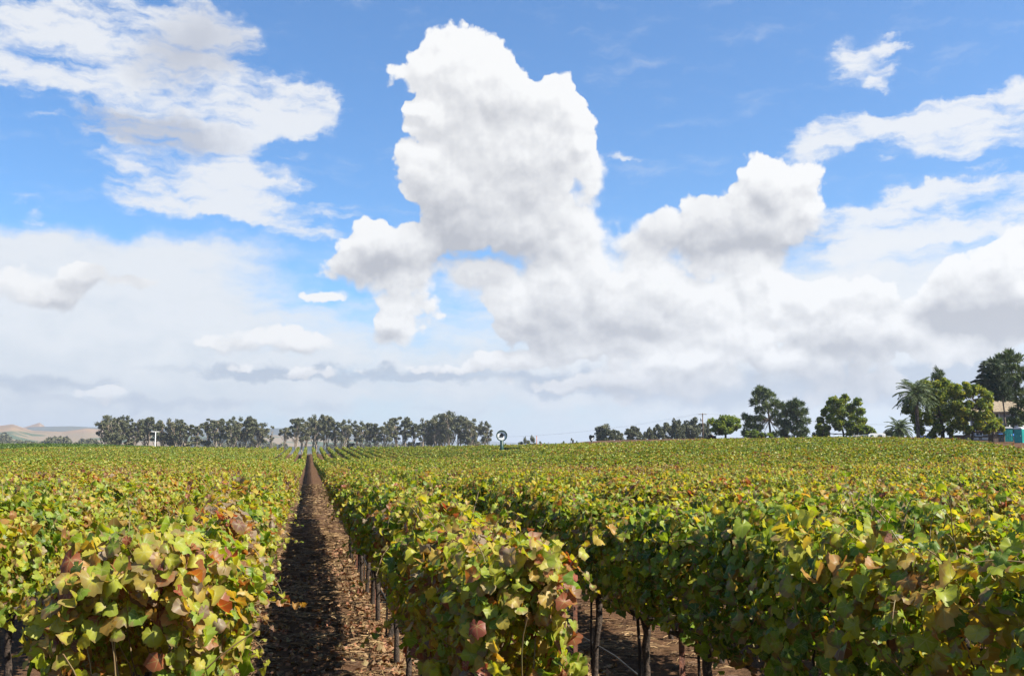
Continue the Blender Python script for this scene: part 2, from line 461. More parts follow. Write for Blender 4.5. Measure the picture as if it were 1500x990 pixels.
# ------------------------------------------------------------------ terrain
_SKYL = [(-500, 660), (0, 657), (150, 655), (452, 655), (600, 653.5), (735, 651), (870, 648), (1040, 643), (1200, 641), (1300, 641.5), (1400, 645), (1500, 657), (1700, 661), (2200, 664)]
_SA = np.array([math.degrees(math.atan((p - CX) / F_PX) + YAW) for p, _ in _SKYL]); _SG = np.array([(HORIZON - q) / F_PX for _, q in _SKYL])
def field_edge(ang):
    """how far the vines reach, by direction (degrees from the rows)"""
    return np.interp(ang, [-60, -30, 6.5, 10, 13, 18, 28, 33, 36, 39, 46], [250, 250, 250, 205, 172, 150, 140, 126, 92, 70, 60])
def terrain(x, y):
    """nearly level by the camera, a shallow hollow, then a slope that carries the far rows up to the skyline"""
    x = np.asarray(x, dtype=np.float64); y = np.asarray(y, dtype=np.float64)
    d = np.hypot(x, y)
    ang = np.degrees(np.arctan2(x, y))
    fwd = 1 - ss(np.abs(ang), 65, 110)
    De = field_edge(ang)
    Te = EYE - 1.98 + np.interp(ang, _SA, _SG) * De
    t = np.clip(d / De, 0, 1)
    pc = np.interp(t, [0, .16, .35, .45, .50, .55, .62, 1], [0, .01, .065, .115, .110, .125, .235, 1])
    pr = np.interp(t, [0, .18, .3, .5, .75, 1], [0, 0, .07, .27, .62, 1])
    w = ss(ang, 8, 17)
    z = Te * (pc * (1 - w) + pr * w)
    over = np.maximum(d - De, 0)
    z = z + w * .040 * np.minimum(over, 110) + (1 - w) * .010 * np.minimum(over, 60)
    left = ss(-ang, 5, 14)
    z = z + left * 1.3 * ss(d, 256, 330) * (1 - ss(d, 360, 480))
    z = z - (1 - w) * 3.0 * ss(d, 380, 800)
    z = z * fwd
    return z + .05 * (fbm(x * .11, y * .11, 3, 5) - .5) * ss(d, 12, 30)
def T(x, y):
    return float(terrain(np.array([x]), np.array([y]))[0])

# ------------------------------------------------------------------ materials: soil, leaves, bark
def mat_ground():
    m, nt, out = new_mat("soil_and_grass")
    b = nt.n('ShaderNodeBsdfPrincipled')
    geo = nt.n('ShaderNodeNewGeometry')
    p = geo.outputs['Position']
    n1 = nt.noise(p, 0.9, 6.0, 0.6)
    n2 = nt.noise(p, 7.0, 6.0, 0.65)
    n3 = nt.noise(p, 38.0, 5.0, 0.7)
    soil = nt.mix(nt.ramp(n2, 0.3, 0.72), (0.034, 0.018, 0.011), (0.105, 0.056, 0.031))
    soil = nt.mix(nt.ramp(n3, 0.50, 0.72), soil, (0.15, 0.090, 0.048))
    soil = nt.mix(nt.math('MULTIPLY', nt.ramp(n1, 0.45, 0.75), 0.35), soil, (0.13, 0.085, 0.045))
    d = nt.vec('LENGTH', nt.vec('MULTIPLY', p, (1, 1, 0)))
    nb = nt.noise(p, 0.012, 4.0, 0.6)
    grass = nt.mix(nt.ramp(nb, 0.35, 0.65), (0.20, 0.155, 0.075), (0.07, 0.085, 0.025))
    far = nt.mix(nt.ramp(nt.noise(p, 0.0035, 3.0, 0.5), 0.42, 0.58), (0.055, 0.085, 0.030), (0.25, 0.19, 0.11))
    grass = nt.mix(nt.ramp(d, 500, 1100), grass, far)
    nt.put(b.inputs['Base Color'], nt.mix(nt.ramp(d, 300, 420), soil, grass))
    b.inputs['Roughness'].default_value = 0.95
    b.inputs['Specular IOR Level'].default_value = 0.1
    bp = nt.n('ShaderNodeBump'); bp.inputs['Strength'].default_value = 0.9; bp.inputs['Distance'].default_value = 0.05
    nt.put(bp.inputs['Height'], nt.math('MULTIPLY_ADD', n3, 0.35, n2))
    nt.link(bp.outputs[0], b.inputs['Normal'])
    nt.link(b.outputs[0], out.inputs[0])
    return m
M_GROUND = mat_ground()

def mat_leaf(name, stops, use_color=True, trans=0.47, edge=None, veins=True, rough=0.44, tscale=(1.45, 1.30, 0.50)):
    """leaf surface: colour from the per-leaf value 'rnd' (+ object colour shift), browning from the rim, pale veins"""
    m, nt, out = new_mat(name)
    at_ = lambda k: nt.n('ShaderNodeAttribute', attribute_name=k).outputs['Fac']
    rnd = at_('rnd')
    v = rnd
    if use_color:
        oi = nt.n('ShaderNodeObjectInfo')
        sp = nt.n('ShaderNodeSeparateColor'); nt.link(oi.outputs['Color'], sp.inputs[0])
        v = nt.math('ADD', rnd, nt.math('SUBTRACT', sp.outputs[0], 0.5), clamp=True)
    col = nt.cramp(v, stops)
    tc = nt.n('ShaderNodeTexCoord')
    if veins:
        lx, ly = at_('lx'), at_('ly')
        rad = nt.math('SQRT', nt.math('ADD', nt.math('MULTIPLY', lx, lx), nt.math('MULTIPLY', ly, ly)))
        ang = nt.math('ARCTAN2', lx, ly)
        fr = nt.math('PINGPONG', nt.math('ABSOLUTE', ang), R(30))         # 0 on the five main veins
        vein = nt.ramp(nt.math('MULTIPLY', fr, rad), 0.008, 0.05, 0.55, 0.0)
        vein = nt.math('MULTIPLY', vein, nt.ramp(rad, 0.55, 1.0, 1.0, 0.2))
        mott = nt.noise(tc.outputs['Object'], 22.0, 4.0, 0.6)
        blot = nt.math('ADD', nt.math('MULTIPLY', rad, 0.55), nt.math('MULTIPLY', mott, 1.0))
        r2 = nt.math('FRACT', nt.math('MULTIPLY', rnd, 37.7))
        thr = nt.math('MULTIPLY_ADD', r2, 0.75, 0.62)
        bl = nt.ramp(nt.math('SUBTRACT', blot, thr), 0.0, 0.22)
        r3 = nt.math('FRACT', nt.math('MULTIPLY', rnd, 91.3))
        bcol = nt.cramp(r3, edge or [(0.0, (0.20, 0.075, 0.035)), (0.3, (0.20, 0.10, 0.07)), (0.55, (0.26, 0.15, 0.07)), (0.8, (0.30, 0.23, 0.05)), (1.0, (0.17, 0.03, 0.025))])
        col = nt.mix(nt.math('MULTIPLY', bl, 0.8), col, bcol)
        col = nt.mix(nt.ramp(mott, 0.35, 0.7, 0.22, 0.0), col, (0.05, 0.07, 0.015))
        col = nt.mix(vein, col, (0.34, 0.34, 0.13))
    geo = nt.n('ShaderNodeNewGeometry')
    under = nt.mix(0.16, col, (0.19, 0.20, 0.09))
    face = nt.mix(geo.outputs['Backfacing'], col, under)
    b = nt.n('ShaderNodeBsdfPrincipled')
    nt.put(b.inputs['Base Color'], face)
    b.inputs['Roughness'].default_value = rough
    b.inputs['Specular IOR Level'].default_value = 0.26
    tr = nt.n('ShaderNodeBsdfTranslucent')
    nt.put(tr.inputs['Color'], nt.vec('MULTIPLY', col, tscale))
    mx = nt.n('ShaderNodeMixShader')
    mx.inputs[0].default_value = trans
    nt.link(b.outputs[0], mx.inputs[1]); nt.link(tr.outputs[0], mx.inputs[2])
    nt.link(mx.outputs[0], out.inputs[0])
    return m
VINE_STOPS = [(0.00, (0.040, 0.090, 0.008)), (0.16, (0.080, 0.165, 0.011)), (0.34, (0.180, 0.280, 0.016)), (0.52, (0.310, 0.350, 0.022)),
              (0.68, (0.430, 0.395, 0.034)), (0.78, (0.450, 0.275, 0.050)), (0.85, (0.320, 0.120, 0.038)), (0.91, (0.270, 0.032, 0.026)),
              (0.96, (0.150, 0.082, 0.072)), (1.00, (0.260, 0.180, 0.135))]
M_VINE = mat_leaf("vine_leaf", VINE_STOPS)
M_VINE_FAR = mat_leaf("vine_leaf_plain", [(p, tuple(c * .66 for c in q)) for p, q in VINE_STOPS], use_color=False, veins=False, trans=0.30)  # leaf colours darkened to stand in for shaded gaps missing between far leaves
M_BARK = plain("vine_bark", (0.055, 0.038, 0.028), 0.9, var=0.5, scale=30, bump=0.8, bscale=60)
M_CANE = plain("vine_cane", (0.15, 0.085, 0.045), 0.6, var=0.3, scale=12, col2=(0.13, 0.12, 0.04))

# ------------------------------------------------------------------ ground: one sheet to the horizon
def build_ground():
    rr = np.concatenate([[0.0], np.geomspace(0.6, 12, 40), np.geomspace(12.6, 280, 150), np.geomspace(285, 900, 50), np.geomspace(960, 14000, 30)])
    aa = np.radians(np.concatenate([np.arange(-180, -30, 5), np.arange(-30, 55, 0.75), np.arange(55, 180, 5)]))
    RR, AA = np.meshgrid(rr, aa, indexing='ij')
    X, Y = RR * np.sin(AA), RR * np.cos(AA)
    Z = terrain(X, Y)
    nr, na = RR.shape
    i = np.arange(nr - 1)[:, None] * na + np.arange(na)[None, :]
    j = np.arange(nr - 1)[:, None] * na + (np.arange(na)[None, :] + 1) % na
    f = np.stack([i.ravel(), (i + na).ravel(), (j + na).ravel(), j.ravel()], 1)
    mb = MB().add(np.stack([X, Y, Z], 2).reshape(-1, 3), f, smooth=True)
    tag(link('ground', mb.mesh('ground', M_GROUND)), kind='structure')
build_ground()

def soil_z(x, y):
    """broken mulch relief of the near aisles, always a little above the ground sheet"""
    x = np.asarray(x, float); y = np.asarray(y, float)
    wave = .5 + .5 * np.sin(y * 9.0 + 3.0 * fbm(x * .8, y * .8, 3, 4) * 2)
    h = .012 + .040 * fbm(x * 3.1, y * 3.1, 3, 8) + .030 * fbm(x * 13, y * 13, 2, 9) + .016 * wave * fbm(x * 1.4, y * 1.4, 2, 3)
    edge = ss(x, -2.6, -2.0) * (1 - ss(x, 5.0, 5.6)) * ss(y, .2, .8) * (1 - ss(y, 29, 33))
    return terrain(x, y) - .03 + h * edge + .004 + .03 * edge * 0.7
def build_mulch():
    xs = np.arange(-2.6, 5.65, 0.045); ys = np.concatenate([np.arange(.2, 14, .045), np.arange(14, 33.1, .09)])
    X, Y = np.meshgrid(xs, ys, indexing='ij')
    Z = soil_z(X, Y)
    nx, ny = X.shape
    i = (np.arange(nx - 1)[:, None] * ny + np.arange(ny - 1)[None, :]).ravel()
    mb = MB().add(np.stack([X, Y, Z], 2).reshape(-1, 3), np.stack([i, i + ny, i + ny + 1, i + 1], 1), smooth=True)
    tag(link('dirt_path', mb.mesh('dirt_path', M_GROUND)), kind='structure')
build_mulch()

# ------------------------------------------------------------------ grapevine leaves
rng = np.random.default_rng(11)
NTH = 24
_th = np.arange(NTH) * 2 * np.pi / NTH
def leaf_batch(mb, P, N, TIP, size, rnd, g=rng, simple=False):
    """adds one leaf per row: P position of the stalk, N face normal, TIP direction of the tip"""
    n = len(P)
    N = N / (np.linalg.norm(N, axis=1, keepdims=True) + 1e-9)
    TIP = TIP - (TIP * N).sum(1, keepdims=True) * N
    TIP = TIP / (np.linalg.norm(TIP, axis=1, keepdims=True) + 1e-9)
    SID = np.cross(TIP, N)
    size = np.asarray(size)[:, None]
    if simple:
        th = np.arange(6) * 2 * np.pi / 6 + .2
        r = np.array([1.0, .85, .8, .55, .8, .85])[None, :] * (1 + .25 * (g.random((n, 6)) - .5))
        lx, ly = r * np.sin(th), r * np.cos(th)
        cup = g.normal(0, .35, (n, 1))
        lz = cup * (lx ** 2) - .25 * np.abs(g.normal(0, 1, (n, 1))) * ly ** 2
        V = P[:, None, :] + size[:, :, None] * (lx[..., None] * SID[:, None] + ly[..., None] * TIP[:, None] + lz[..., None] * N[:, None])
        base = np.arange(n)[:, None] * 6
        f = np.concatenate([base + np.array([[0, 1, 2, 3]]), base + np.array([[0, 3, 4, 5]])])
        mb.add(V.reshape(-1, 3), f, rnd=np.repeat(rnd, 6), lx=lx.ravel(), ly=ly.ravel())
        return
    sin = g.beta(1.3, 2.8, (n, 1)) * .26 + .01                              # depth of the lobes
    out = 1 - sin * (1 - np.cos(6 * _th)) * .5
    out = out * (1 + .13 * np.cos(_th)) + .035 * np.cos(NTH / 2 * _th) * (np.abs(_th - np.pi) > .4)
    out = np.where(np.abs(_th - np.pi) < .1, .22, np.where(np.abs(_th - np.pi) < .35, out * .86, out))
    out = out * (1 + .05 * g.normal(0, 1, (n, NTH)))
    rings = []
    a = g.normal(-.18, .50, (n, 1)); b = g.normal(.16, .24, (n, 1)); c = g.normal(.32, .34, (n, 1))
    d = g.normal(.05, .03, (n, 1)); e = g.normal(0, .20, (n, 1)); ph = g.uniform(0, 6.28, (n, 1)); tw = g.normal(0, .38, (n, 1))
    for q in (.52, 1.0):
        r = out * q
        lx, ly = r * np.sin(_th), r * np.cos(_th)
        lz = a * lx ** 2 + b * np.abs(lx) - c * ly * np.abs(ly) + d * np.cos(6 * _th) * q ** 2 + e * np.sin(2 * _th + ph) * q ** 2 + tw * lx * ly \
             + .05 * g.normal(0, 1, (n, NTH)) * q ** 3
        rings.append((lx, ly, lz))
    lx = np.concatenate([np.zeros((n, 1)), rings[0][0], rings[1][0]], 1)
    ly = np.concatenate([np.zeros((n, 1)), rings[0][1], rings[1][1]], 1)
    lz = np.concatenate([np.zeros((n, 1)), rings[0][2], rings[1][2]], 1)
    V = P[:, None, :] + size[:, :, None] * (lx[..., None] * SID[:, None] + ly[..., None] * TIP[:, None] + lz[..., None] * N[:, None])
    k = np.arange(NTH); k1 = (k + 1) % NTH
    tri = np.stack([np.zeros(NTH, int), 1 + k, 1 + k1], 1)
    quad = np.stack([1 + k, 1 + NTH + k, 1 + NTH + k1, 1 + k1], 1)
    S = 1 + 2 * NTH
    base = (np.arange(n) * S)[:, None, None]
    mb.add(V.reshape(-1, 3), [(base + tri[None]).reshape(-1, 3), (base + quad[None]).reshape(-1, 4)], smooth=True,
           rnd=np.repeat(rnd, S), lx=lx.ravel(), ly=ly.ravel())

class Canes:
    def __init__(self, mb): self.mb = mb
    def tube(self, *a, **k): self.mb.tube(*a, mat=1, rnd=0., lx=0., ly=0., **k)
def shoot_path(p0, d0, length, g, n=9, droop=.55):
    pts = [np.array(p0, float)]; d = np.array(d0, float); d /= np.linalg.norm(d)
    for i in range(n):
        d = d + g.normal(0, .10, 3) + np.array([0, 0, -droop * (i / n) * .35])
        d /= np.linalg.norm(d)
        pts.append(pts[-1] + d * length / n)
    return np.array(pts)
def shoot_leaves(mb, cane, path, g, size, rnd_lo, rnd_hi, start=.15):
    L = len(path) - 1
    cane.tube(path, np.linspace(.0042, .0016, len(path)), 5, cap=False)
    seg = np.linalg.norm(np.diff(path, axis=0), axis=1).sum()
    k = max(4, int(seg / .05))
    tt = np.linspace(start, 1, k)
    P, N, TP, S = [], [], [], []
    side = 1
    for t in tt:
        x = t * L; i = min(int(x), L - 1)
        p = path[i] + (path[i + 1] - path[i]) * (x - i)
        dr = path[i + 1] - path[i]; dr /= np.linalg.norm(dr)
        s = np.cross(dr, [0, 0, 1.0]); s /= np.linalg.norm(s) + 1e-9
        out = s * side * g.uniform(.6, 1.0) + np.array([0, 0, g.uniform(-.1, .5)]) + dr * .3
        side = -side
        q = p + out * g.uniform(.03, .06)
        cane.tube(np.array([p, (p + q) / 2 + [0, 0, .008], q]), .0014, 4, cap=False)
        P.append(q); N.append(np.array([0, 0, .8]) + out * g.uniform(.2, .8) + g.normal(0, .3, 3)); TP.append(out + np.array([0, 0, -.7]))
        S.append(size * (1 - .45 * t) * g.uniform(.8, 1.2))
    leaf_batch(mb, np.array(P), np.array(N), np.array(TP), np.array(S), g.uniform(rnd_lo, rnd_hi, len(P)), g)

def make_foliage(seed, n=1800, hw=.32, zc=1.46, hh=.42, length=1.62, shoots=7, extra=(), end=None):
    """one vine's leaves: a hedge-shaped shell of leaves with shoots; returns (foliage mesh, cane mesh)"""
    g = np.random.default_rng(seed)
    mb = MB(); cane = Canes(mb)
    y = g.uniform(-length / 2, length / 2, n)
    ph = np.radians(g.triangular(-150, 0, 150, n) * g.choice([1.0, .95], n))
    ph = np.where(g.random(n) < .62, np.radians(g.uniform(-152, 152, n)), ph)
    nz = fbm(y * 2.1 + 40 + seed * 7, ph * 1.5 + 90, 3, seed)
    low = np.clip(-np.cos(ph), 0, 1)
    rho = (1 - .55 * g.random(n) ** 2.2) * (.62 + .80 * nz) * (1 - .25 * low * g.random(n))
    sx = np.sign(np.sin(ph)) * np.abs(np.sin(ph)) ** .75
    sz = np.sign(np.cos(ph)) * np.abs(np.cos(ph)) ** .75
    P = np.stack([sx * hw * rho, y, zc + sz * hh * rho], 1) + g.normal(0, .032, (n, 3))
    O = np.stack([sx, np.zeros(n), sz * .7], 1)
    if end is not None:                                            # round the end of the row
        k = np.clip((-(P[:, 1]) - end) / .5, 0, 1)
        O[:, 1] -= 1.3 * k
        P[:, 0] *= 1 - .35 * k
    N = O * .85 + np.array([0, 0, .55]) + g.normal(0, .50, (n, 3))
    TP = np.array([0, 0, -1.0]) + O * .35 + g.normal(0, .45, (n, 3))
    S = np.clip(g.normal(.0365, .0105, n), .014, .056)
    clump = fbm(P[:, 1] * 1.9 + seed, P[:, 2] * 1.9 + P[:, 0] * 1.3, 2, seed + 3)
    patch = fbm(P[:, 1] * 2.6 + seed * 3, P[:, 2] * 2.6 + np.sign(P[:, 0]) * 9, 2, seed + 31)
    rnd = np.clip(.48 + (g.beta(2.6, 2.6, n) - .5) * .86 + (clump - .5) * .62 + np.clip((P[:, 2] - 1.5) * .16, -.1, .1), 0, 1)
    odd = g.random(n)
    rnd = np.where(odd < .03 + .24 * ss(patch, .54, .74), g.uniform(.74, 1.0, n), rnd)
    leaf_batch(mb, P, N, TP, S, rnd, g)
    for i in range(shoots):
        yy = g.uniform(-length / 2, length / 2); s = g.choice([-1, 1])
        if g.random() < .72:
            p0 = (s * g.uniform(0, .2), yy, zc + hh * .75); d0 = (s * g.uniform(-.2, .7), g.normal(0, .45), 1.0); ln = g.uniform(.18, .44)
        else:
            p0 = (s * hw * .7, yy, zc - hh * g.uniform(.3, .9)); d0 = (s, g.normal(0, .5), g.uniform(-.5, .4)); ln = g.uniform(.22, .45)
        shoot_leaves(mb, cane, shoot_path(p0, d0, ln, g), g, .038, .25, .78)
    for i in range(2):
        s = g.choice([-1, 1])
        shoot_leaves(mb, cane, shoot_path((s * hw * .5, g.uniform(-.6, .6), zc + hh * .5), (s * g.uniform(.4, 1), g.normal(0, .7), .75), g.uniform(.45, .68), g, 11, 1.3), g, .042, .3, .85)
    for p0, d0, ln, lo, hi in extra:
        shoot_leaves(mb, cane, shoot_path(p0, d0, ln, g, 12, .3), g, .046, lo, hi, .1)
    # woody canes and tendrils inside the canopy
    for i in range(12):
        yy = g.uniform(-.7, .7)
        cane.tube(shoot_path((g.normal(0, .05), yy, 1.0), (g.normal(0, .35), g.normal(0, .3), 1), g.uniform(.5, .8), g, 7, .1), np.linspace(.0055, .003, 8), 5, cap=False)
    return mb.mesh('vine_foliage', [M_VINE, M_CANE])

def make_trunk(seed):
    g = np.random.default_rng(seed)
    mb = MB()
    z = np.linspace(-.05, 1.0, 9)
    pts = np.stack([np.cumsum(g.normal(0, .020, 9)), np.cumsum(g.normal(0, .026, 9)), z], 1); pts[:, :2] -= pts[0, :2]
    mb.tube(pts, np.array([.050, .036, .034, .030, .034, .031, .036, .034, .046]) * g.uniform(.9, 1.15), 9)
    top = pts[-1]
    for s in (-1, 1):
        yy = np.linspace(0, .74, 7)
        arm = np.stack([top[0] + np.cumsum(g.normal(0, .008, 7)), top[1] + s * yy, top[2] - .02 + .03 * np.sin(yy * 4) + np.cumsum(g.normal(0, .006, 7))], 1)
        mb.tube(arm, np.linspace(.028, .014, 7), 7)
    return mb.mesh('vine_trunk', M_BARK)

FOL = [make_foliage(100 + i, shoots=7 + (i * 3) % 7, hw=.27 + .035 * (i % 3)) for i in range(9)]
# special vines at the near ends of the rows
FOL_END_R = make_foliage(200, n=2500, shoots=9, end=.25, length=1.5, extra=[
    ((.05, -.35, 1.66), (.15, -.1, 1), .34, .55, .86), ((.22, -.25, 1.66), (1.0, -.05, .85), .60, .45, .82), ((-.1, -.5, 1.62), (-.1, -.1, 1), .30, .5, .85),
    ((.25, -.45, 1.2), (.8, -.5, -.1), .40, .4, .85), ((.1, -.6, 1.0), (.5, -.9, .1), .4, .2, .6), ((-.2, -.5, .95), (-.7, -.3, .2), .35, .1, .4), ((.1, -.6, .8), (.2, -.6, -.3), .4, .1, .6)])
FOL_END_L = make_foliage(201, n=2500, shoots=9, end=.3, length=1.5, hw=.42, extra=[
    ((-.1, -.4, 1.62), (-.4, -.2, 1), .30, .05, .30), ((-.2, -.1, 1.62), (-.5, .1, 1), .30, .05, .35), ((.1, -.5, 1.5), (.6, -.6, .3), .35, .3, .6)])
FOL_AISLE = make_foliage(202, n=2300, shoots=7, extra=[((.25, -.1, 1.42), (1.0, -.12, .12), .50, .50, .74), ((.3, .3, 1.1), (.7, .3, -.4), .35, .2, .5)])
TRUNK = [make_trunk(300 + i) for i in range(5)]

# ------------------------------------------------------------------ rows of the vineyard
SP, STEP = 1.80, 1.50
ROWS = [(-.76 - SP * k, 'left', k) for k in range(34)] + [(1.02 + SP * k, 'right', k) for k in range(66)]
SIGN_XY = at(735, 656, 165)[:2]
vines = []
for X0, side, k in ROWS:
    y0 = {('left', 0): 5.35, ('right', 0): 5.45}.get((side, k), 1.2 + .37 * ((k * 7) % 4))
    y = y0
    while y < 251:
        ang = math.degrees(math.atan2(X0, y)); d = math.hypot(X0, y)
        lim = -17.5 - 60 / d ** 1.3, 40.5 + 90 / d ** 1.25
        if d < field_edge(ang) and lim[0] < ang < lim[1] and d > 2.2:
            if not (abs(X0 - SIGN_XY[0]) < 2.0 and -14 < y - SIGN_XY[1] < 2.5):
                vines.append((d, X0, y, side, k))
        y += STEP
vines.sort()
N_SINGLE = 300
LAB = {
    ('left', 0): ('yellow green grapevine in the row along the left edge of the dirt path', 'grapevines of the row left of the dirt path'),
    ('right', 0): ('grapevine on a bare dark trunk along the right edge of the dirt path', 'grapevines of the row right of the dirt path'),
    ('right', 1): ('grapevine in the second row right of the path, shaded side facing the path', 'grapevines of the second row right of the path'),
    ('left', 1): ('grapevine in the second row left of the dirt path', 'grapevines of the second row left of the path'),
    'left': ('yellow green grapevine in the closed canopy beyond the second row left of the path', 'grapevines of the outer rows left of the path'),
    'right': ('green and rust grapevine in the rows beyond the second row right of the path', 'grapevines of the outer rows right of the path'),
}
def autumn(x, y):
    """how far a vine has turned; from broad patches over the field"""
    a = (fbm(np.asarray(x) * .16 + 50, np.asarray(y) * .12 + 20, 3, 77) - .5) * .46
    d = np.hypot(x, y)
    return a + .05 * ss(d, 14, 40) * (1 - ss(d, 60, 110))
for i, (d, x, y, side, k) in enumerate(vines[:N_SINGLE]):
    key = (side, k) if (side, k) in LAB else side
    label, group = LAB[key]
    z = T(x, y)
    fol = FOL[(i * 5 + k * 3) % 9]
    rz = math.pi * ((i + k) % 2)
    shift = float(autumn(x, y)) + .075 * math.sin(i * 2.3)
    if (side, k) == ('right', 0) and y < 6:
        fol, rz, label, group, shift = FOL_END_R, 0, 'end grapevine right of the path with tall sunlit yellow shoots and rust leaves', None, .07
    elif (side, k) == ('left', 0) and y < 6:
        fol, rz, label, group, shift = FOL_END_L, 0, 'nearest grapevine left of the path with big dusty green and mauve leaves', None, .05
    elif (side, k) == ('left', 0) and y < 7.5:
        fol, rz, label, group, shift = FOL_AISLE, 0, 'grapevine left of the path with a yellow shoot reaching out over the dirt', None, .17
    elif (side, k) == ('left', 0) and y < 9.0:
        shift, label, group = .30, 'reddest grapevine left of the path, with clusters of crimson leaves', None
    elif (side, k) == ('right', 0) and 9.6 < y < 11.2:
        shift, label, group = .30, 'grapevine right of the path with a crimson patch hanging over bare trunks', None
    elif (side, k) == ('right', 0):
        shift += .06 - .03 * min(1, max(0, d - 12) / 10)
    elif (side, k) == ('right', 1):
        shift -= .02 + .20 * max(0, 1 - max(0, d - 6) / 9)
    elif (side, k) == ('left', 0):
        shift += .16 * max(0, 1 - d / 26)
    if d < 26:
        t = thing('grapevine', label, 'grapevine', (x, y, z), rz, group)
        link('trunk', TRUNK[i % 5], t)
        o = link('foliage', fol, t)
    else:
        o = t = tag(link('grapevine', fol, None, (x, y, z), rz), label, 'grapevine', group)
    o.color = (.5 + shift, .5, .5, 1)
    s = 1 + .03 * math.sin(i * 1.7 + k)
    t.scale = (1 + .07 * math.sin(i * 3.1), 1, s * (1.0 if d > 6 else 1.0))

def far_rows():
    """the rest of the field beyond the single vines: thousands of vines, one mass of leaves"""
    g = np.random.default_rng(5)
    mb = MB()
    A = np.array([(v[0], v[1], v[2]) for v in vines[N_SINGLE:]])
    for lo, hi, n, s in ((0, 62, 420, .062), (62, 95, 260, .088), (95, 140, 170, .115), (140, 190, 110, .14), (190, 400, 80, .165)):
        B = A[(A[:, 0] >= lo) & (A[:, 0] < hi)]
        if not len(B):
            continue
        m = len(B) * n
        vx, vy = np.repeat(B[:, 1], n), np.repeat(B[:, 2], n)
        y = g.uniform(-.78, .78, m)
        ph = np.radians(g.triangular(-140, 0, 140, m))
        rho = (1 - .35 * g.random(m) ** 2) * (.78 + .44 * fbm((vy + y) * 1.9, ph * 1.4 + vx * 3.7, 3, 6))
        P = np.stack([vx + np.sin(ph) * .27 * rho, vy + y, 1.44 + np.cos(ph) * .46 * rho], 1)
        sh = g.random(m) < .04
        P[:, 2] += sh * g.uniform(0, .28, m) * (np.cos(ph) > .3)
        P[:, 2] += terrain(vx, vy)
        O = np.stack([np.sin(ph), np.zeros(m), np.cos(ph) * .7], 1)
        N = O * .85 + np.array([0, 0, .55]) + g.normal(0, .5, (m, 3))
        TP = np.array([0, 0, -1.0]) + O * .3 + g.normal(0, .5, (m, 3))
        rnd = np.clip(.00 + g.beta(2.3, 2.5, m) * .88 + autumn(P[:, 0], P[:, 1]) + .02, 0, 1)
        rnd = np.where(g.random(m) < .05, g.uniform(.8, 1, m), rnd)
        leaf_batch(mb, P, N, TP, g.uniform(.75, 1.25, m) * s, rnd, g, simple=True)
    tag(link('far_vineyard_foliage', mb.mesh('far_vineyard_foliage', M_VINE_FAR)), 'far grapevine rows running together in the distance', 'vineyard', kind='stuff')
far_rows()
print('vines', len(vines), 'single out to', vines[min(N_SINGLE, len(vines)) - 1][0])

# ------------------------------------------------------------------ straw and fallen leaves between the near rows
def mat_straw():
    m, nt, out = new_mat("dry_straw")
    at_ = nt.n('ShaderNodeAttribute', attribute_name='rnd').outputs['Fac']
    col = nt.cramp(at_, [(0, (.045, .024, .014)), (.45, (.115, .066, .034)), (.8, (.24, .155, .072)), (1, (.38, .27, .14))])
    b = nt.n('ShaderNodeBsdfPrincipled'); nt.put(b.inputs['Base Color'], col)
    b.inputs['Roughness'].default_value = .65; b.inputs['Specular IOR Level'].default_value = .25
    nt.link(b.outputs[0], out.inputs[0])
    return m
M_STRAW = mat_straw()
M_LITTER = mat_leaf("fallen_leaf", [(0, (.10, .035, .022)), (.3, (.20, .055, .035)), (.5, (.28, .085, .06)), (.68, (.30, .15, .08)), (.85, (.26, .19, .10)), (1, (.24, .03, .04))],
                    use_color=False, trans=.15, rough=.6, edge=[(0, (.12, .05, .03)), (.5, (.20, .11, .06)), (1, (.10, .04, .03))])

def build_straw():
    g = np.random.default_rng(21)
    n = 135000
    y = 4.0 + (g.random(n) ** 1.9) * 85
    x = np.where(g.random(n) < .66, g.uniform(-.95, 1.25, n), g.uniform(1.1, 4.6, n))
    # swept together in loose cross-wise swaths
    y = y + .055 * np.sin(y * 9.0 + 3 * fbm(x * .8, y * .8, 3, 4))
    keep = fbm(x * 2.0, y * 2.0, 3, 31) > .44
    x, y = x[keep], y[keep]; n = len(x)
    ang = np.where(g.random(n) < .6, g.normal(0, .5, n), g.uniform(0, 3.14, n))
    L = g.uniform(.07, .27, n) * (1 + .5 * (y > 12)); w = g.uniform(.0011, .0028, n) * (1 + .07 * np.maximum(y - 6, 0))
    bend = g.normal(0, .35, n); tilt = g.normal(0, .10, n); lift = np.abs(g.normal(0, .012, n)) + .004
    rnd = np.clip(g.beta(1.7, 1.8, n), 0, 1)
    K = 4
    t = np.linspace(-.5, .5, K)[None, :]
    a = ang[:, None] + bend[:, None] * t
    cx = x[:, None] + L[:, None] * t * np.cos(a); cy = y[:, None] + L[:, None] * t * np.sin(a)
    cz = soil_z(cx, cy).mean(1, keepdims=True) + lift[:, None] + tilt[:, None] * L[:, None] * t + .012 * (1 - 4 * t ** 2)
    nx, ny = -np.sin(a) * w[:, None], np.cos(a) * w[:, None]
    roll = g.normal(0, .6, n)[:, None] * w[:, None]
    A = np.stack([cx - nx, cy - ny, cz - roll], 2); B = np.stack([cx + nx, cy + ny, cz + roll], 2)
    V = np.stack([A, B], 2).reshape(-1, 3)                            # per blade: K pairs
    base = (np.arange(n) * 2 * K)[:, None]
    f = np.concatenate([base + np.array([[2 * i, 2 * i + 1, 2 * i + 3, 2 * i + 2]]) for i in range(K - 1)])
    mb = MB().add(V, f, rnd=np.repeat(rnd, 2 * K))
    tag(link('straw', mb.mesh('straw', M_STRAW)), 'dry mown straw strewn over the dirt path', 'straw', kind='stuff')
build_straw()

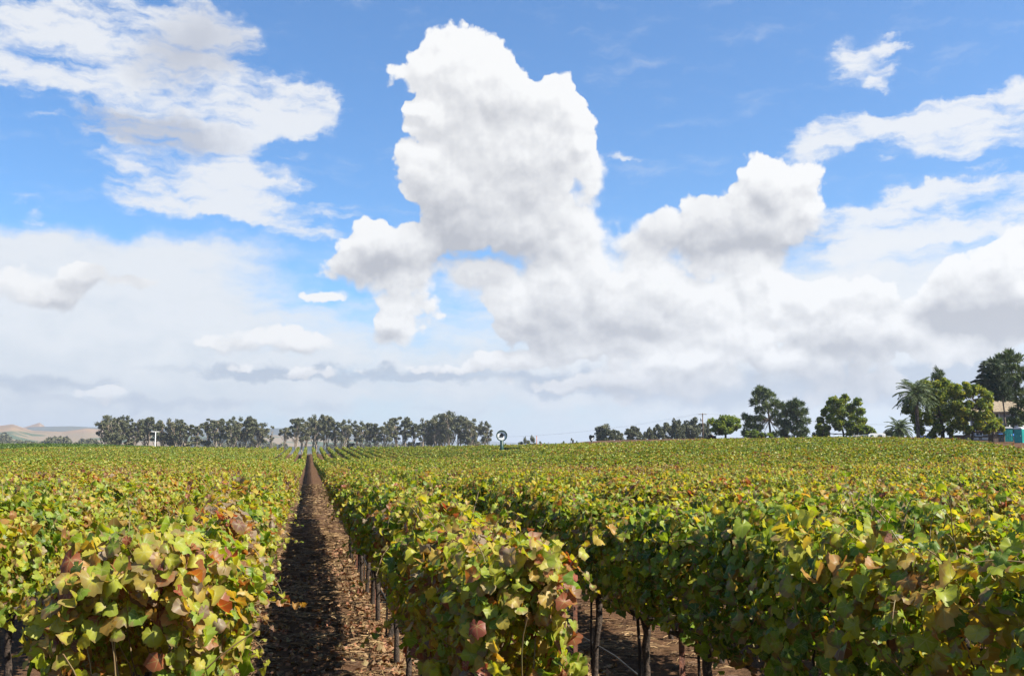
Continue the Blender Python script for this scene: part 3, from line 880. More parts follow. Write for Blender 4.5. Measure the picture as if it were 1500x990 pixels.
def build_litter():
    g = np.random.default_rng(22)
    mb = MB()
    def put(n, x, y, s, lo, hi):
        z = soil_z(x, y) + .012
        P = np.stack([x, y, z + np.abs(g.normal(0, .006, n))], 1)
        N = np.array([0, 0, 1.0]) + g.normal(0, .35, (n, 3)); TP = g.normal(0, 1, (n, 3))
        leaf_batch(mb, P, N, TP, g.uniform(.6, 1.2, n) * s, g.uniform(lo, hi, n), g)
    n = 2600; y = 4 + g.random(n) ** 1.6 * 24
    put(n, 1.02 + g.normal(0, .20, n), y, .046, 0, .95)
    put(2200, g.uniform(-.75, 1.0, 2200), 4 + g.random(2200) ** 1.5 * 22, .036, 0, .9)
    put(1500, 2.80 + g.normal(0, .28, 1500), 3.4 + g.random(1500) ** 1.4 * 16, .046, 0, .9)
    put(900, g.uniform(1.2, 2.7, 900), 4 + g.random(900) * 14, .044, 0, .9)
    put(500, -.76 + np.abs(g.normal(0, .25, 500)), 4.5 + g.random(500) * 16, .042, 0, .9)
    put(260, .62 + g.normal(0, .13, 260), 8.6 + g.normal(0, .55, 260), .050, .30, 1.0)       # crimson drift below the red vine
    tag(link('fallen_leaves', mb.mesh('fallen_leaves', M_LITTER)), 'rust and crimson fallen vine leaves on the dirt', 'leaf litter', kind='stuff')
build_litter()

# ------------------------------------------------------------------ stakes, posts, drip hoses
M_STAKE = plain("dark_stake", (.035, .026, .022), .85, var=.5, scale=20, bump=.5)
M_RUST = plain("rusty_steel", (.145, .055, .030), .8, var=.5, scale=14, col2=(.045, .026, .022), bump=.5, bscale=50)
M_HOSE = plain("black_hose", (.030, .031, .034), .45, var=.25, scale=5)
M_WIRE = plain("wire", (.16, .15, .14), .5, metal=.7, scale=9)
def make_stake(seed):
    g = np.random.default_rng(seed); mb = MB()
    z = np.linspace(-.12, 1.25, 6)
    mb.tube(np.stack([g.normal(0, .004, 6) + z * g.normal(0, .012), g.normal(0, .004, 6) + z * g.normal(0, .015), z], 1), g.uniform(.011, .016), 7, smooth=False)
    return mb.mesh('vine_stake', M_STAKE)
def make_post():
    """studded T-section steel post"""
    mb = MB()
    t, w, d = .006, .046, .042
    o = [(-w / 2, -t / 2), (w / 2, -t / 2), (w / 2, t / 2), (t / 2, t / 2), (t / 2, d), (-t / 2, d), (-t / 2, t / 2), (-w / 2, t / 2)]
    n = len(o); zz = np.linspace(-.15, 1.95, 8)
    V = np.array([[x, y, z] for z in zz for x, y in o])
    i = np.concatenate([np.arange(n) + k * n for k in range(7)]); j = np.concatenate([(np.arange(n) + 1) % n + k * n for k in range(7)])
    mb.add(V, [np.stack([i, j, j + n, i + n], 1), np.arange(n)[None, ::-1], (np.arange(n) + 7 * n)[None, :]])
    for z in np.arange(.15, 1.9, .12):
        mb.box(0, -t / 2 - .0042, z, .014, .008, .022)
    return mb.mesh('trellis_post', M_RUST)
STAKES = [make_stake(400 + i) for i in range(4)]
POST = make_post()
grp = {('left', 0): ('left edge of the dirt path', 'in the row left of the path'), ('right', 0): ('right edge of the dirt path', 'in the row right of the path'), ('right', 1): ('second row right of the path', 'in the second row right of the path')}
npost = 0
g_ = np.random.default_rng(9)
for i, (d, x, y, side, k) in enumerate(vines[:N_SINGLE]):
    if (side, k) not in grp or d > 24:
        continue
    where, gr = grp[(side, k)]
    ox, oy = g_.normal(0, .02), .09 + g_.normal(0, .03)
    idx = round((y - 5.45) / STEP) if k == 0 else round((y - 1.2) / STEP)
    tag(link('vine_stake', STAKES[i % 4], None, (x + ox, y + oy, T(x, y)), g_.uniform(0, 3)), 'thin dark stake beside a vine trunk at the %s' % where, 'stake', 'vine stakes ' + gr)
    if idx % 4 == 2:
        npost += 1
        tag(link('trellis_post', POST, None, (x + .01, y + .75, T(x, y)), g_.uniform(-.2, .2)), 'rusty steel trellis post among the vines at the %s' % where, 'post', 'trellis posts ' + gr)
tag(link('trellis_post', POST, None, (2.80, 7.35, T(2.8, 7.35)), .1), 'rust red steel post standing clear of leaves near the black drip hose', 'post')
tag(link('trellis_post', POST, None, (-2.56, 8.0, T(-2.56, 8)), .1), 'dark post at the edge of the photo behind the nearest left vine', 'post')

def hose(x, y0, y1, h, label):
    ys = np.arange(y0, y1, .25)
    sag = -.035 * np.abs(np.sin((ys - y0) * math.pi / STEP / 2)) + .012 * np.sin(ys * 1.3)
    pts = np.stack([x + .03 + .010 * np.sin(ys * 2.1), ys, terrain(np.full_like(ys, x), ys) + h + sag], 1)
    mb = MB().tube(pts, .0095, 7)
    o = tag(link('drip_hose', mb.mesh('drip_hose', M_HOSE)), label, 'hose')
hose(1.02, 4.9, 40, .50, 'black drip hose strung through the row right of the dirt path')
hose(2.82, 3.2, 40, .50, 'black drip hose strung along the second row, slanting across bare soil')
hose(-.76, 4.9, 40, .50, 'black drip hose in the shade of the row left of the dirt path')

# ------------------------------------------------------------------ trees
def tree_mat(name, stops, trans=.28):
    return mat_leaf(name, stops, use_color=True, trans=trans, veins=False, rough=.6)
M_EUC = tree_mat("eucalyptus_leaf", [(0, (.030, .038, .020)), (.4, (.060, .068, .036)), (.75, (.095, .098, .052)), (1, (.140, .125, .070))], .2)
M_OAK = tree_mat("dark_evergreen_leaf", [(0, (.018, .026, .014)), (.5, (.038, .046, .024)), (1, (.080, .078, .042))], .18)
M_PINE = tree_mat("pine_needle", [(0, (.020, .042, .014)), (.5, (.050, .082, .026)), (1, (.100, .130, .045))], .18)
M_CEDAR = tree_mat("cedar_needle", [(0, (.018, .034, .020)), (.5, (.040, .066, .034)), (1, (.080, .100, .050))], .18)
M_BROAD = tree_mat("broad_leaf", [(0, (.050, .095, .010)), (.4, (.110, .170, .013)), (.75, (.210, .250, .020)), (1, (.330, .320, .034))], .46)
M_RED = tree_mat("red_shrub_leaf", [(0, (.05, .015, .014)), (.6, (.11, .03, .025)), (1, (.15, .07, .04))], .25)
M_PALM = tree_mat("palm_leaf", [(0, (.030, .060, .024)), (.6, (.080, .115, .045)), (1, (.160, .170, .070))], .18)
M_TRUNK = plain("tree_bark", (.095, .072, .055), .9, var=.5, scale=3, bump=.6, bscale=9)
M_PALETRUNK = plain("pale_bark", (.25, .20, .15), .85, var=.45, scale=1.2, col2=(.10, .08, .065))

def cards(mb, P, N, size, rnd, g, aspect=1.7):
    n = len(P)
    N = N / (np.linalg.norm(N, axis=1, keepdims=True) + 1e-9)
    A = g.normal(0, 1, (n, 3)); A -= (A * N).sum(1, keepdims=True) * N; A /= np.linalg.norm(A, axis=1, keepdims=True) + 1e-9
    B = np.cross(N, A)
    s = np.asarray(size)[:, None]
    k = g.uniform(.7, 1.3, (n, 1)); fold = N * s * g.normal(0, .2, (n, 1))
    V = np.stack([P - A * s * aspect * .5, P + B * s * .5 * k + fold, P + A * s * aspect * .5, P - B * s * .5 * k + fold], 1)
    mb.add(V.reshape(-1, 3), np.arange(n * 4).reshape(n, 4), rnd=np.repeat(rnd, 4), lx=0.0, ly=0.0)
def clump(mb, c, r, n, size, g, tone=.5, hollow=.45):
    D = g.normal(0, 1, (n, 3)); D /= np.linalg.norm(D, axis=1, keepdims=True)
    rho = hollow + (1 - hollow) * g.random(n) ** .6
    lump = .72 + .56 * fbm(D[:, 0] * 1.8 + c[0] * 3 + 9, D[:, 1] * 1.8 + D[:, 2] * 1.5 + c[2], 2, int(abs(c[1]) * 7) % 97)
    P = np.asarray(c) + D * np.asarray(r) * (rho * lump)[:, None]
    N = D * .7 + np.array([0, 0, .35]) + g.normal(0, .55, (n, 3))
    rnd = np.clip(tone + g.normal(0, .17, n), 0, 1)
    cards(mb, P, N, g.uniform(.7, 1.3, n) * size, rnd, g)
def blades(mb, P, D, L, W, rnd, g):
    n = len(P)
    D = D / (np.linalg.norm(D, axis=1, keepdims=True) + 1e-9)
    S = np.cross(D, g.normal(0, 1, (n, 3))); S /= np.linalg.norm(S, axis=1, keepdims=True) + 1e-9
    L = np.asarray(L).reshape(-1, 1); W = np.asarray(W).reshape(-1, 1)
    V = np.stack([P, P + D * L * .45 + S * W, P + D * L, P + D * L * .45 - S * W], 1)
    mb.add(V.reshape(-1, 3), np.arange(n * 4).reshape(n, 4), rnd=np.repeat(rnd, 4), lx=0.0, ly=0.0)
def limb(mb, a, b, r0, r1, g, n=6, sag=0.0, wob=.04):
    a, b = np.asarray(a, float), np.asarray(b, float)
    t = np.linspace(0, 1, n)[:, None]
    L = np.linalg.norm(b - a)
    P = a + (b - a) * t + np.array([0, 0, 1]) * (sag * L * 4 * t * (1 - t)) + g.normal(0, wob * L * .4, (n, 3)) * (t * (1 - t) * 4)
    mb.tube(P, np.linspace(r0, r1, n), 6)

def eucalyptus(seed, H=22.0, W=9.0, stems=2, clear=.32, n_cl=18, scrub=0):
    n_cl = int(n_cl * 1.7); clear += .06
    """tall bare stems under a broken crown of rounded clumps"""
    g = np.random.default_rng(seed)
    tr, cr = MB(), MB()
    tops = []
    for s in range(stems):
        a = g.uniform(0, 6.28)
        base = np.array([g.normal(0, W * .07), g.normal(0, W * .07), -1.0])
        top = np.array([math.cos(a) * W * .2 + base[0], math.sin(a) * W * .2 + base[1], H * g.uniform(.78, .95)])
        limb(tr, base, top, .42, .10, g, 9, wob=.05)
        tops.append((base, top))
    for i in range(n_cl):
        b, t = tops[i % stems]
        u = g.uniform(0, 1)
        z = H * (clear + (1 - clear) * (.12 + .82 * u))
        env = W * .5 * math.sqrt(max(.05, 1 - ((z / H - (clear + .58 * (1 - clear))) / (.62 * (1 - clear) + .08)) ** 2))
        a = g.uniform(0, 6.28); rr = env * g.uniform(.15, .95)
        f = np.clip(z / H, 0, 1)
        ax = b + (t - b) * f
        c = np.array([ax[0] * .5 + math.cos(a) * rr, ax[1] * .5 + math.sin(a) * rr, z])
        r = W * g.uniform(.07, .15)
        clump(cr, c, (r, r, r * g.uniform(.7, 1.2)), 80, .52, g, g.uniform(.15, .8), .2)
        limb(tr, b + (t - b) * max(.2, f - .18), c, .14, .05, g, 5, wob=.06)
    for i in range(scrub):
        r = W * g.uniform(.08, .15)
        clump(cr, (g.normal(0, W * .16), g.normal(0, W * .16), r * .8 + g.uniform(0, H * .16)), (r, r, r * 1.5), 110, .5, g, .25, .2)
    return tr.mesh('trunk', M_PALETRUNK), cr.mesh('crown', M_EUC)

def round_tree(seed, H, W, mat, leaf, n_cl, per, clear=.08, trunk=.3, tone=(.3, .7), top=.95, hollow=.3, low=.0, gap=1.0):
    """broad crown of many overlapping clumps carried on forked limbs"""
    g = np.random.default_rng(seed)
    tr, cr = MB(), MB()
    fork = np.array([0, 0, H * max(.14, clear + .08)])
    limb(tr, (0, 0, -.6), fork, trunk, trunk * .75, g, 6, wob=.03)
    zc = H * (clear + (top - clear) * .5); hz = H * (top - clear) * .5
    heads = []
    for i in range(7):
        a = i * 2.4 + g.uniform(-.4, .4); e = g.uniform(.3, 1.0)
        p = np.array([math.cos(a) * W * .27 * (1.1 - .6 * e), math.sin(a) * W * .27 * (1.1 - .6 * e), zc + hz * (e - .35)])
        limb(tr, fork, p, trunk * .5, trunk * .16, g, 6, sag=.05, wob=.08); heads.append(p)
    for i in range(n_cl):
        D = g.normal(0, 1, 3); D /= np.linalg.norm(D)
        rho = g.uniform(.35, .95) ** .7 * (1 + .14 * g.normal())
        c = np.array([D[0] * W * .40 * rho, D[1] * W * .40 * rho, zc + D[2] * hz * .80 * rho])
        if c[2] < zc: c[:2] *= (1 + low)
        r = W * g.uniform(.085, .165) * gap
        clump(cr, c, (r, r, r * g.uniform(.7, .95)), per, leaf, g, g.uniform(*tone), hollow)
        h = min(heads, key=lambda q: np.linalg.norm(q - c))
        if i % 2 == 0: limb(tr, h, c, trunk * .14, trunk * .05, g, 4, wob=.08)
    return tr.mesh('trunk', M_TRUNK), cr.mesh('crown', mat)

def pine(seed, H, W, spread, mat=None, n_br=46, tuft=(.55, .05), bare=.08, lean=0.0, dens=1.0, up=.5):
    """pine: leader with ascending branches ending in brushes of needles; `spread(f)` gives half width at height fraction f"""
    g = np.random.default_rng(seed)
    tr, cr = MB(), MB()
    limb(tr, (0, 0, -.6), (lean, 0, H * .97), .32 * H / 14, .05, g, 10, wob=.015)
    for i in range(n_br):
        f = bare + (1 - bare) * (i + g.random()) / n_br
        a = i * 2.399 + g.uniform(-.3, .3)
        L = W * spread(f, math.cos(a)) * g.uniform(.6, 1.1)
        p0 = np.array([lean * f, 0, H * f * .95])
        p1 = p0 + np.array([math.cos(a) * L, math.sin(a) * L, L * up * g.uniform(.5, 1.2)])
        limb(tr, p0, p1, .035 + .02 * L, .02, g, 5, sag=-.06, wob=.05)
        k = max(3, int(L * 2.6 * dens))
        for t in np.linspace(.30, 1.0, k):
            c = p0 + (p1 - p0) * t + g.normal(0, .13 + .05 * L, 3)
            m = 34
            D = g.normal(0, 1, (m, 3)) * .75 + (p1 - p0) / (np.linalg.norm(p1 - p0) + 1e-6) * .6 + np.array([0, 0, .55])
            tone = np.clip(g.uniform(.2, .7) + g.normal(0, .15, m), 0, 1)
            blades(cr, c + g.normal(0, .15, (m, 3)), D, g.uniform(.7, 1.3, m) * tuft[0], np.full(m, tuft[1]), tone, g)
    return tr.mesh('trunk', M_TRUNK), cr.mesh('crown', mat or M_PINE)

def clump_tree(px0, py0, D, ells, mat, seed, kind='cards', leaf=.3, per=150, trunk=.3, forks=(), depth=1.0, tone=(.2, .8), tuft=(1.15, .095)):
    """a tree measured from the photo: (column, row, radius) of its foliage masses, spread in depth round a trunk at (px0, py0)"""
    g = np.random.default_rng(seed)
    tr, cr = MB(), MB()
    k = D / F_PX
    x0, y0, _ = at(px0, py0, D); z0 = T(x0, y0)
    _, _, zb = at(px0, py0, D); off = zb - z0
    loc = lambda px, py: np.array([(px - px0) * k, 0, (py0 - py) * k + off])
    W = max(abs(e[0] - px0) for e in ells) * k
    stem = [np.array([0, 0, -.5])] + [loc(*f) for f in forks]
    for a, b, r in zip(stem[:-1], stem[1:], np.linspace(trunk, trunk * .4, len(stem))):
        limb(tr, a, b, r, r * .8, g, 5, wob=.03)
    for (px, py, r) in ells:
        reps = 3 if depth > 0 else 1
        for j in range(reps):
            c = loc(px, py)
            room = math.sqrt(max(.04, 1 - min(1, abs(c[0]) / (W * 1.15)) ** 2)) * W * depth
            c[1] = (j - 1) * room * .75 + g.normal(0, .12 * W)
            c[0] += g.normal(0, .10 * r * k); c[2] += g.normal(0, .12 * r * k)
            rr = r * k * (1.0 if j == 1 else .85)
            s = min(stem[1:], key=lambda q: np.linalg.norm(q - c) + (5 if q[2] > c[2] + 1 else 0))
            limb(tr, s, c, trunk * .22, trunk * .06, g, 5, sag=-.03, wob=.08)
            if kind == 'blades': rr *= .72; c[2] -= .75
            if kind == 'cards':
                for q in range(9):
                    D3 = g.normal(0, 1, 3); D3 /= np.linalg.norm(D3)
                    r2 = rr * g.uniform(.36, .66)
                    clump(cr, c + D3 * rr * g.uniform(.35, .85), (r2, r2, r2 * .85), per // 8, leaf * .85, g, g.uniform(*tone), .1)
            else:
                n_t = int(3 + 5.5 * rr)
                for q in range(n_t):
                    D3 = g.normal(0, 1, 3); D3 /= np.linalg.norm(D3)
                    cc = c + D3 * rr * g.uniform(.35, .95) * np.array([1, 1, .8])
                    m = 20
                    Dv = g.normal(0, .45, (m, 3)) + D3 * .75 + np.array([0, 0, .6])
                    blades(cr, cc + g.normal(0, .16, (m, 3)), Dv, g.uniform(.7, 1.3, m) * tuft[0], np.full(m, tuft[1]), np.clip(g.uniform(*tone) + g.normal(0, .12, m), 0, 1), g)
    return (tr.mesh('trunk', M_TRUNK), cr.mesh('crown', mat)), x0, y0

def cedar(seed, H, W, n_lv=15):
    """cedar: tiers of long level boughs with drooping tips and gaps between"""
    g = np.random.default_rng(seed)
    tr, cr = MB(), MB()
    limb(tr, (0, 0, -.6), (0.1, 0, H), .30, .03, g, 10, wob=.01)
    for i in range(n_lv):
        for b in range(6):
            f = min(.985, .50 + .50 * (i + g.uniform(-.9, .9)) / n_lv)
            a = g.uniform(0, 6.28)
            L = W * .5 * (1.05 - f) ** .55 * g.uniform(.45, 1.2)
            p0 = np.array([0, 0, H * f])
            t = np.linspace(0, 1, 7)[:, None]
            P = p0 + np.array([math.cos(a), math.sin(a), 0]) * L * t + np.array([0, 0, 1]) * (L * (g.uniform(.2, .45) * t - .30 * t ** 2.2))
            tr.tube(P, np.linspace(.05, .012, 7), 5)
            m = int(130 * L) + 20
            u = g.random(m) ** .7 * .9 + .12
            seg = np.clip((u * 6).astype(int), 0, 5)
            c = P[seg] + (P[seg + 1] - P[seg]) * (u * 6 - seg)[:, None]
            side = np.array([-math.sin(a), math.cos(a), 0])
            D = side * g.choice([-1, 1], m)[:, None] * g.uniform(.2, 1, (m, 1)) + np.array([math.cos(a), math.sin(a), 0]) * .6 + np.array([0, 0, -1]) * g.uniform(-.1, .55, (m, 1))
            blades(cr, c + g.normal(0, .05, (m, 3)), D, g.uniform(.3, .62, m), np.full(m, .055), np.clip(g.normal(.5, .2, m), 0, 1), g)
    return tr.mesh('trunk', M_TRUNK), cr.mesh('crown', M_CEDAR)

def palm(seed, H, L, n=58, tr_r=.30):
    """date palm: stout trunk, ball of arching feather fronds, skirt of old stubs"""
    g = np.random.default_rng(seed)
    tr, cr = MB(), MB()
    z = np.linspace(-.5, H, 22)
    tr.tube(np.stack([.03 * np.sin(z), .0 * z, z], 1), tr_r * (1 + .07 * np.cos(z * 9)) * np.linspace(1.08, .95, 22), 12)
    for i in range(40):
        a = i * 2.4; zz = H - .2 - .9 * g.random()
        tr.tube(np.array([[0, 0, zz - .3], [math.cos(a) * tr_r * 1.5, math.sin(a) * tr_r * 1.5, zz + .15], [math.cos(a) * tr_r * 2.0, math.sin(a) * tr_r * 2.0, zz + .35]]), [.09, .06, .03], 5)
    for i in range(n):
        a = i * 2.399 + g.uniform(-.2, .2)
        e = math.radians(80 - 118 * (i + .5) / n + g.normal(0, 5))
        Lf = L * g.uniform(.85, 1.1)
        K = 12
        pts = [np.array([0, 0, H + .1])]; el = e
        for k in range(K):
            el -= (.055 + .11 * k / K) * (1.0 if e > -.2 else .5)
            pts.append(pts[-1] + np.array([math.cos(a) * math.cos(el), math.sin(a) * math.cos(el), math.sin(el)]) * Lf / K)
        P = np.array(pts)
        cr.tube(P, np.linspace(.04, .008, K + 1), 4, cap=False, rnd=.6, lx=0., ly=0.)
        m = 66
        u = np.linspace(.12, 1, m) * K; seg = np.clip(u.astype(int), 0, K - 1)
        c = P[seg] + (P[seg + 1] - P[seg]) * (u - seg)[:, None]
        dr = P[seg + 1] - P[seg]; dr /= np.linalg.norm(dr, axis=1, keepdims=True)
        s = np.array([-math.sin(a), math.cos(a), 0]) * np.where(np.arange(m) % 2 == 0, 1, -1)[:, None]
        D = s * .85 + dr * .75 + np.array([0, 0, -.30]) + g.normal(0, .08, (m, 3))
        blades(cr, c, D, L * .19 * np.sin(np.linspace(.5, 2.9, m)) + .08, np.full(m, .045), np.clip(g.normal(.45 if e > 0 else .25, .15, m), 0, 1), g)
    return tr.mesh('trunk', M_TRUNK), cr.mesh('crown', M_PALM)

def plant_tree(name, label, cat, meshes, x, y, scale=1.0, rz=0.0, group=None, shift=0.0, sink=0.1):
    t = thing(name, label, cat, (x, y, T(x, y) - sink), rz, group, scale)
    link('trunk', meshes[0], t)
    o = link('crown', meshes[1], t); o.color = (.5 + shift, .5, .5, 1)
    return t

# --- the eucalyptus line beyond the field
EUC = [eucalyptus(1, W=8.5, stems=2, n_cl=22, scrub=3), eucalyptus(2, W=9.5, stems=3, n_cl=26, scrub=4), eucalyptus(3, W=7.0, stems=1, n_cl=17, clear=.40), eucalyptus(4, W=9.5, stems=2, n_cl=24, clear=.36),
       eucalyptus(5, W=6.5, stems=1, n_cl=16, clear=.22, scrub=5), eucalyptus(6, W=10.5, stems=3, n_cl=30, clear=.25, scrub=3), eucalyptus(7, W=7.5, stems=2, n_cl=20, clear=.45), eucalyptus(8, W=8.5, stems=1, n_cl=14, clear=.55),
       eucalyptus(10, W=4.5, stems=1, n_cl=7, clear=.40, scrub=5)]
ED = 620.0
STAND = [  # photo column, photo row of the top, width in photo pixels, variant
    (157, 609, 26, 1), (168, 608, 22, 5), (178, 609, 24, 3), (194, 610, 26, 4), (200, 613, 20, 0), (211, 617, 18, 2), (219, 610, 20, 6), (229, 619, 18, 2), (238, 614, 22, 0), (253, 612, 26, 5), (263, 614, 24, 1), (278, 614, 26, 4), (288, 622, 18, 0),
    (304, 609, 24, 4), (316, 614, 20, 0), (327, 613, 22, 2), (339, 617, 22, 1), (349, 610, 24, 3), (361, 609, 26, 0), (369, 613, 22, 6), (379, 619, 26, 3),
    (435, 612, 22, 6), (447, 612, 24, 3), (463, 607, 26, 1), (477, 608, 22, 6), (492, 611, 26, 0), (504, 614, 22, 3), (512, 618, 18, 4), (526, 616, 22, 3), (541, 619, 22, 6), (553, 619, 20, 0), (566, 616, 22, 3), (579, 610, 26, 2), (594, 610, 24, 0),
    (608, 615, 22, 4), (620, 614, 24, 0), (629, 612, 22, 5), (639, 608, 24, 1), (649, 603, 28, 5), (660, 602, 28, 1), (675, 608, 26, 0), (687, 610, 24, 5), (700, 614, 24, 4), (712, 617, 20, 3)]
gE = np.random.default_rng(77)
for (px, py, w, v) in STAND:
    D = ED + gE.uniform(-18, 18)
    x, y, zt = at(px, py, D)
    z0 = T(x, y) - .5
    H = zt - z0
    wid = w * D / F_PX * 1.12
    W0 = (8.5, 9.5, 7.0, 9.5, 6.5, 10.5, 7.5, 8.5, 4.5)[v]
    if px < 300: lab, grp_ = 'dark eucalyptus in the dense left stand of the tree line', 'eucalyptus of the left stand'
    elif px < 400: lab, grp_ = 'dark eucalyptus in the middle stand, right of the first gap in the tree line', 'eucalyptus of the middle stand'
    else: lab, grp_ = 'tall eucalyptus in the long stand above the vanishing rows', 'eucalyptus of the long stand'
    if px == 157: lab = 'outermost left eucalyptus of the tree line, beside the bare hills'
    if px == 379: lab = 'spreading olive eucalyptus with a pale trunk ending the middle stand'
    if px == 660: lab = 'tallest eucalyptus, at the hump of the long stand'
    if px == 712: lab = 'thin ragged eucalyptus at the right end of the stand, near the ring sign'
    plant_tree('eucalyptus_tree', lab, 'tree', EUC[v], x, y, (wid / W0, wid / W0, H / 22.0), gE.uniform(0, 6.28), grp_ if lab.startswith(('dark', 'tall e')) else None, gE.uniform(-.16, .16), .5)
for px, py, w, v, lab in ((397, 622, 11, 8, 'slender half bare eucalyptus standing alone in the gap'), (420, 625, 19, 7, 'small umbrella shaped eucalyptus standing alone in the gap')):
    x, y, zt = at(px, py, ED)
    wid = w * ED / F_PX; W0 = (4.5, 8.5)[v == 7]
    plant_tree('eucalyptus_tree', lab, 'tree', EUC[v], x, y, (wid / W0, wid / W0, (zt - T(x, y) + .5) / 22.0), 1.0, None, .1, .5)

# --- dark round evergreens right of the sign
OAK = [round_tree(21, 10, 12, M_OAK, .50, 30, 150, clear=.02), round_tree(22, 10, 10, M_OAK, .46, 26, 150, clear=.02), round_tree(23, 12, 10, M_OAK, .46, 30, 140, clear=.02, gap=.9)]
for i, (px, py, w, lab) in enumerate([(888, 621, 40, 'broad round dark evergreen, leftmost of the dark clump beyond the field'), (909, 629, 20, 'low dark evergreen between two round dark crowns'), (927, 620, 32, 'domed dark evergreen with a gap of sky on its right'),
        (949, 626, 18, 'small dark evergreen at the left shoulder of the long dark clump'), (962, 619, 24, None), (977, 614, 26, None), (992, 613, 26, None), (1012, 609, 34, 'tallest dark evergreen of the long clump, left of the utility pole'), (1026, 615, 24, 'dark evergreen right behind the utility pole'), (1035, 618, 18, 'narrow dark evergreen between utility pole and light green tree')]):
    D = 420 + (i % 3) * 8
    x, y, zt = at(px, py, D)
    v = i % 3; wid = w * D / F_PX * 1.1
    plant_tree('evergreen_tree', lab or 'dark evergreen in the middle of the long dark clump', 'tree', OAK[v], x, y, (wid / (12, 10, 10)[v],) * 2 + ((zt - T(x, y) + .4) / ((10, 10, 12)[v] * .96),), i * 1.3, None if lab else 'dark evergreens of the long clump', -.05 + .1 * (i % 2), .4)
FARB = [round_tree(25, 8, 12, M_OAK, .55, 16, 110, clear=.02, gap=.9), round_tree(26, 8, 9, M_OAK, .5, 12, 90, clear=.03, gap=.8)]
for px, py, w, v, lab in ((768, 641, 18, 0, 'dark bush left of the small orange post'), (777, 639, 20, 0, None), (792, 642, 16, 1, 'dark bush right of the small orange post'),
                     (814, 645, 8, 1, 'lowest bush of the sparse clump left of the black figure sign'), (825, 642, 12, 1, None), (837, 637, 12, 1, 'pointed tree of the sparse clump left of the black figure sign'), (845, 642, 10, 1, None)):
    x, y, zt = at(px, py, 520); wid = w * 520 / F_PX * 1.15
    plant_tree('distant_tree', lab or ('dark tree in the small clump right of the ring sign' if px < 800 else 'tree of the sparse clump left of the black figure sign'), 'tree', FARB[v], x, y, (wid / (12, 9)[v],) * 2 + ((zt - T(x, y) + .4) / 7.7,), px * .1, None if lab else 'far bushes beyond the field', 0, .4)

# --- the trees round the house
def face_yaw(x, y):
    return math.atan2(-x, y)
def place(px, D): 
    x, y, _ = at(px, 640, D); return x, y
def height(px, py, D):
    x, y, zt = at(px, py, D); return zt - T(x, y)
x, y = place(1063, 235); H = height(1063, 604, 235)
plant_tree('broadleaf_tree', 'light green round tree beside the red shrub and the tall pine', 'tree', round_tree(31, H, 7.6, M_BROAD, .34, 46, 150, clear=.10, tone=(.2, .75)), x, y, 1, 0, None, -.14)
C4 = lambda L: [(1040 + a / 5.77, 520 + b / 5.77, r / 5.77) for a, b, r in L]
m_, x, y = clump_tree(1128, 646, 255, C4([(440, 285, 38), (480, 300, 45), (410, 320, 36), (520, 340, 50), (450, 360, 60), (395, 385, 36), (560, 400, 46), (490, 430, 65), (430, 450, 48), (600, 440, 40), (550, 480, 60),
    (620, 500, 46), (310, 510, 28), (350, 525, 34), (395, 530, 38), (440, 520, 36), (330, 570, 36), (380, 590, 40), (590, 560, 56), (640, 580, 44), (430, 600, 40), (320, 640, 40), (380, 660, 44), (560, 650, 46), (450, 670, 36), (620, 660, 46)]), M_PINE, 32, 'blades', trunk=.34,
    forks=((1128, 615), (1126, 596), (1122, 578), (1118, 568)), depth=.7, tone=(.15, .9), tuft=(.9, .085))
plant_tree('pine_tree', 'tall dark pine with long low left boughs, right of the light green tree', 'tree', m_, x, y, 1, face_yaw(x, y), None, 0, 0)
m_, x, y = clump_tree(1168, 646, 250, C4([(730, 395, 34), (690, 415, 30), (770, 410, 34), (720, 450, 50), (800, 470, 28), (670, 470, 36), (760, 500, 50), (700, 530, 52), (810, 540, 28), (650, 560, 40), (760, 580, 54), (690, 610, 54), (800, 620, 36), (640, 640, 44), (730, 660, 54), (790, 680, 36)]), M_PINE, 33, 'blades', trunk=.26,
    forks=((1168, 620), (1169, 600), (1167, 590)), depth=.8, tone=(.1, .8), tuft=(.9, .085))
plant_tree('pine_tree', 'shorter bushy dark pine leaning against the tall pine', 'tree', m_, x, y, 1, face_yaw(x, y), None, 0, 0)
m_, x, y = clump_tree(1236, 646, 225, C4([(1150, 385, 34), (1060, 395, 40), (1110, 420, 44), (1030, 420, 26), (1250, 420, 42), (1200, 450, 48), (1000, 470, 36), (1060, 480, 56), (1140, 490, 60), (1270, 490, 40), (1220, 530, 54), (980, 500, 26), (1040, 550, 50), (960, 560, 34), (1110, 570, 60), (1180, 600, 56), (1280, 570, 40), (1250, 620, 50), (940, 610, 34), (1000, 620, 40), (950, 660, 30), (1010, 665, 24), (1190, 660, 50), (1300, 640, 44), (1080, 610, 40)]), M_BROAD, 34, 'cards', .30, 280,
    trunk=.30, forks=((1236, 636), (1233, 622), (1240, 606)), depth=.85, tone=(.05, .85))
plant_tree('broadleaf_tree', 'green tree with low fork and ragged left side, standing apart before grey cloud', 'tree', m_, x, y, 1, face_yaw(x, y), None, -.05, 0)
x, y = place(1268, 222); H = height(1268, 618, 222)
plant_tree('shrub', 'dense green shrub under the right side of the forked tree', 'shrub', round_tree(35, H, 4.6, M_BROAD, .28, 26, 120, clear=.02), x, y, 1, 0, None, -.2)
x, y = place(1203, 228); H = height(1203, 633, 228)
plant_tree('shrub', 'low dark shrub sloping down between pine and forked tree', 'shrub', round_tree(36, H, 4.5, M_OAK, .26, 20, 110, clear=.02), x, y)
x, y = place(1104, 240); H = height(1104, 628, 240)
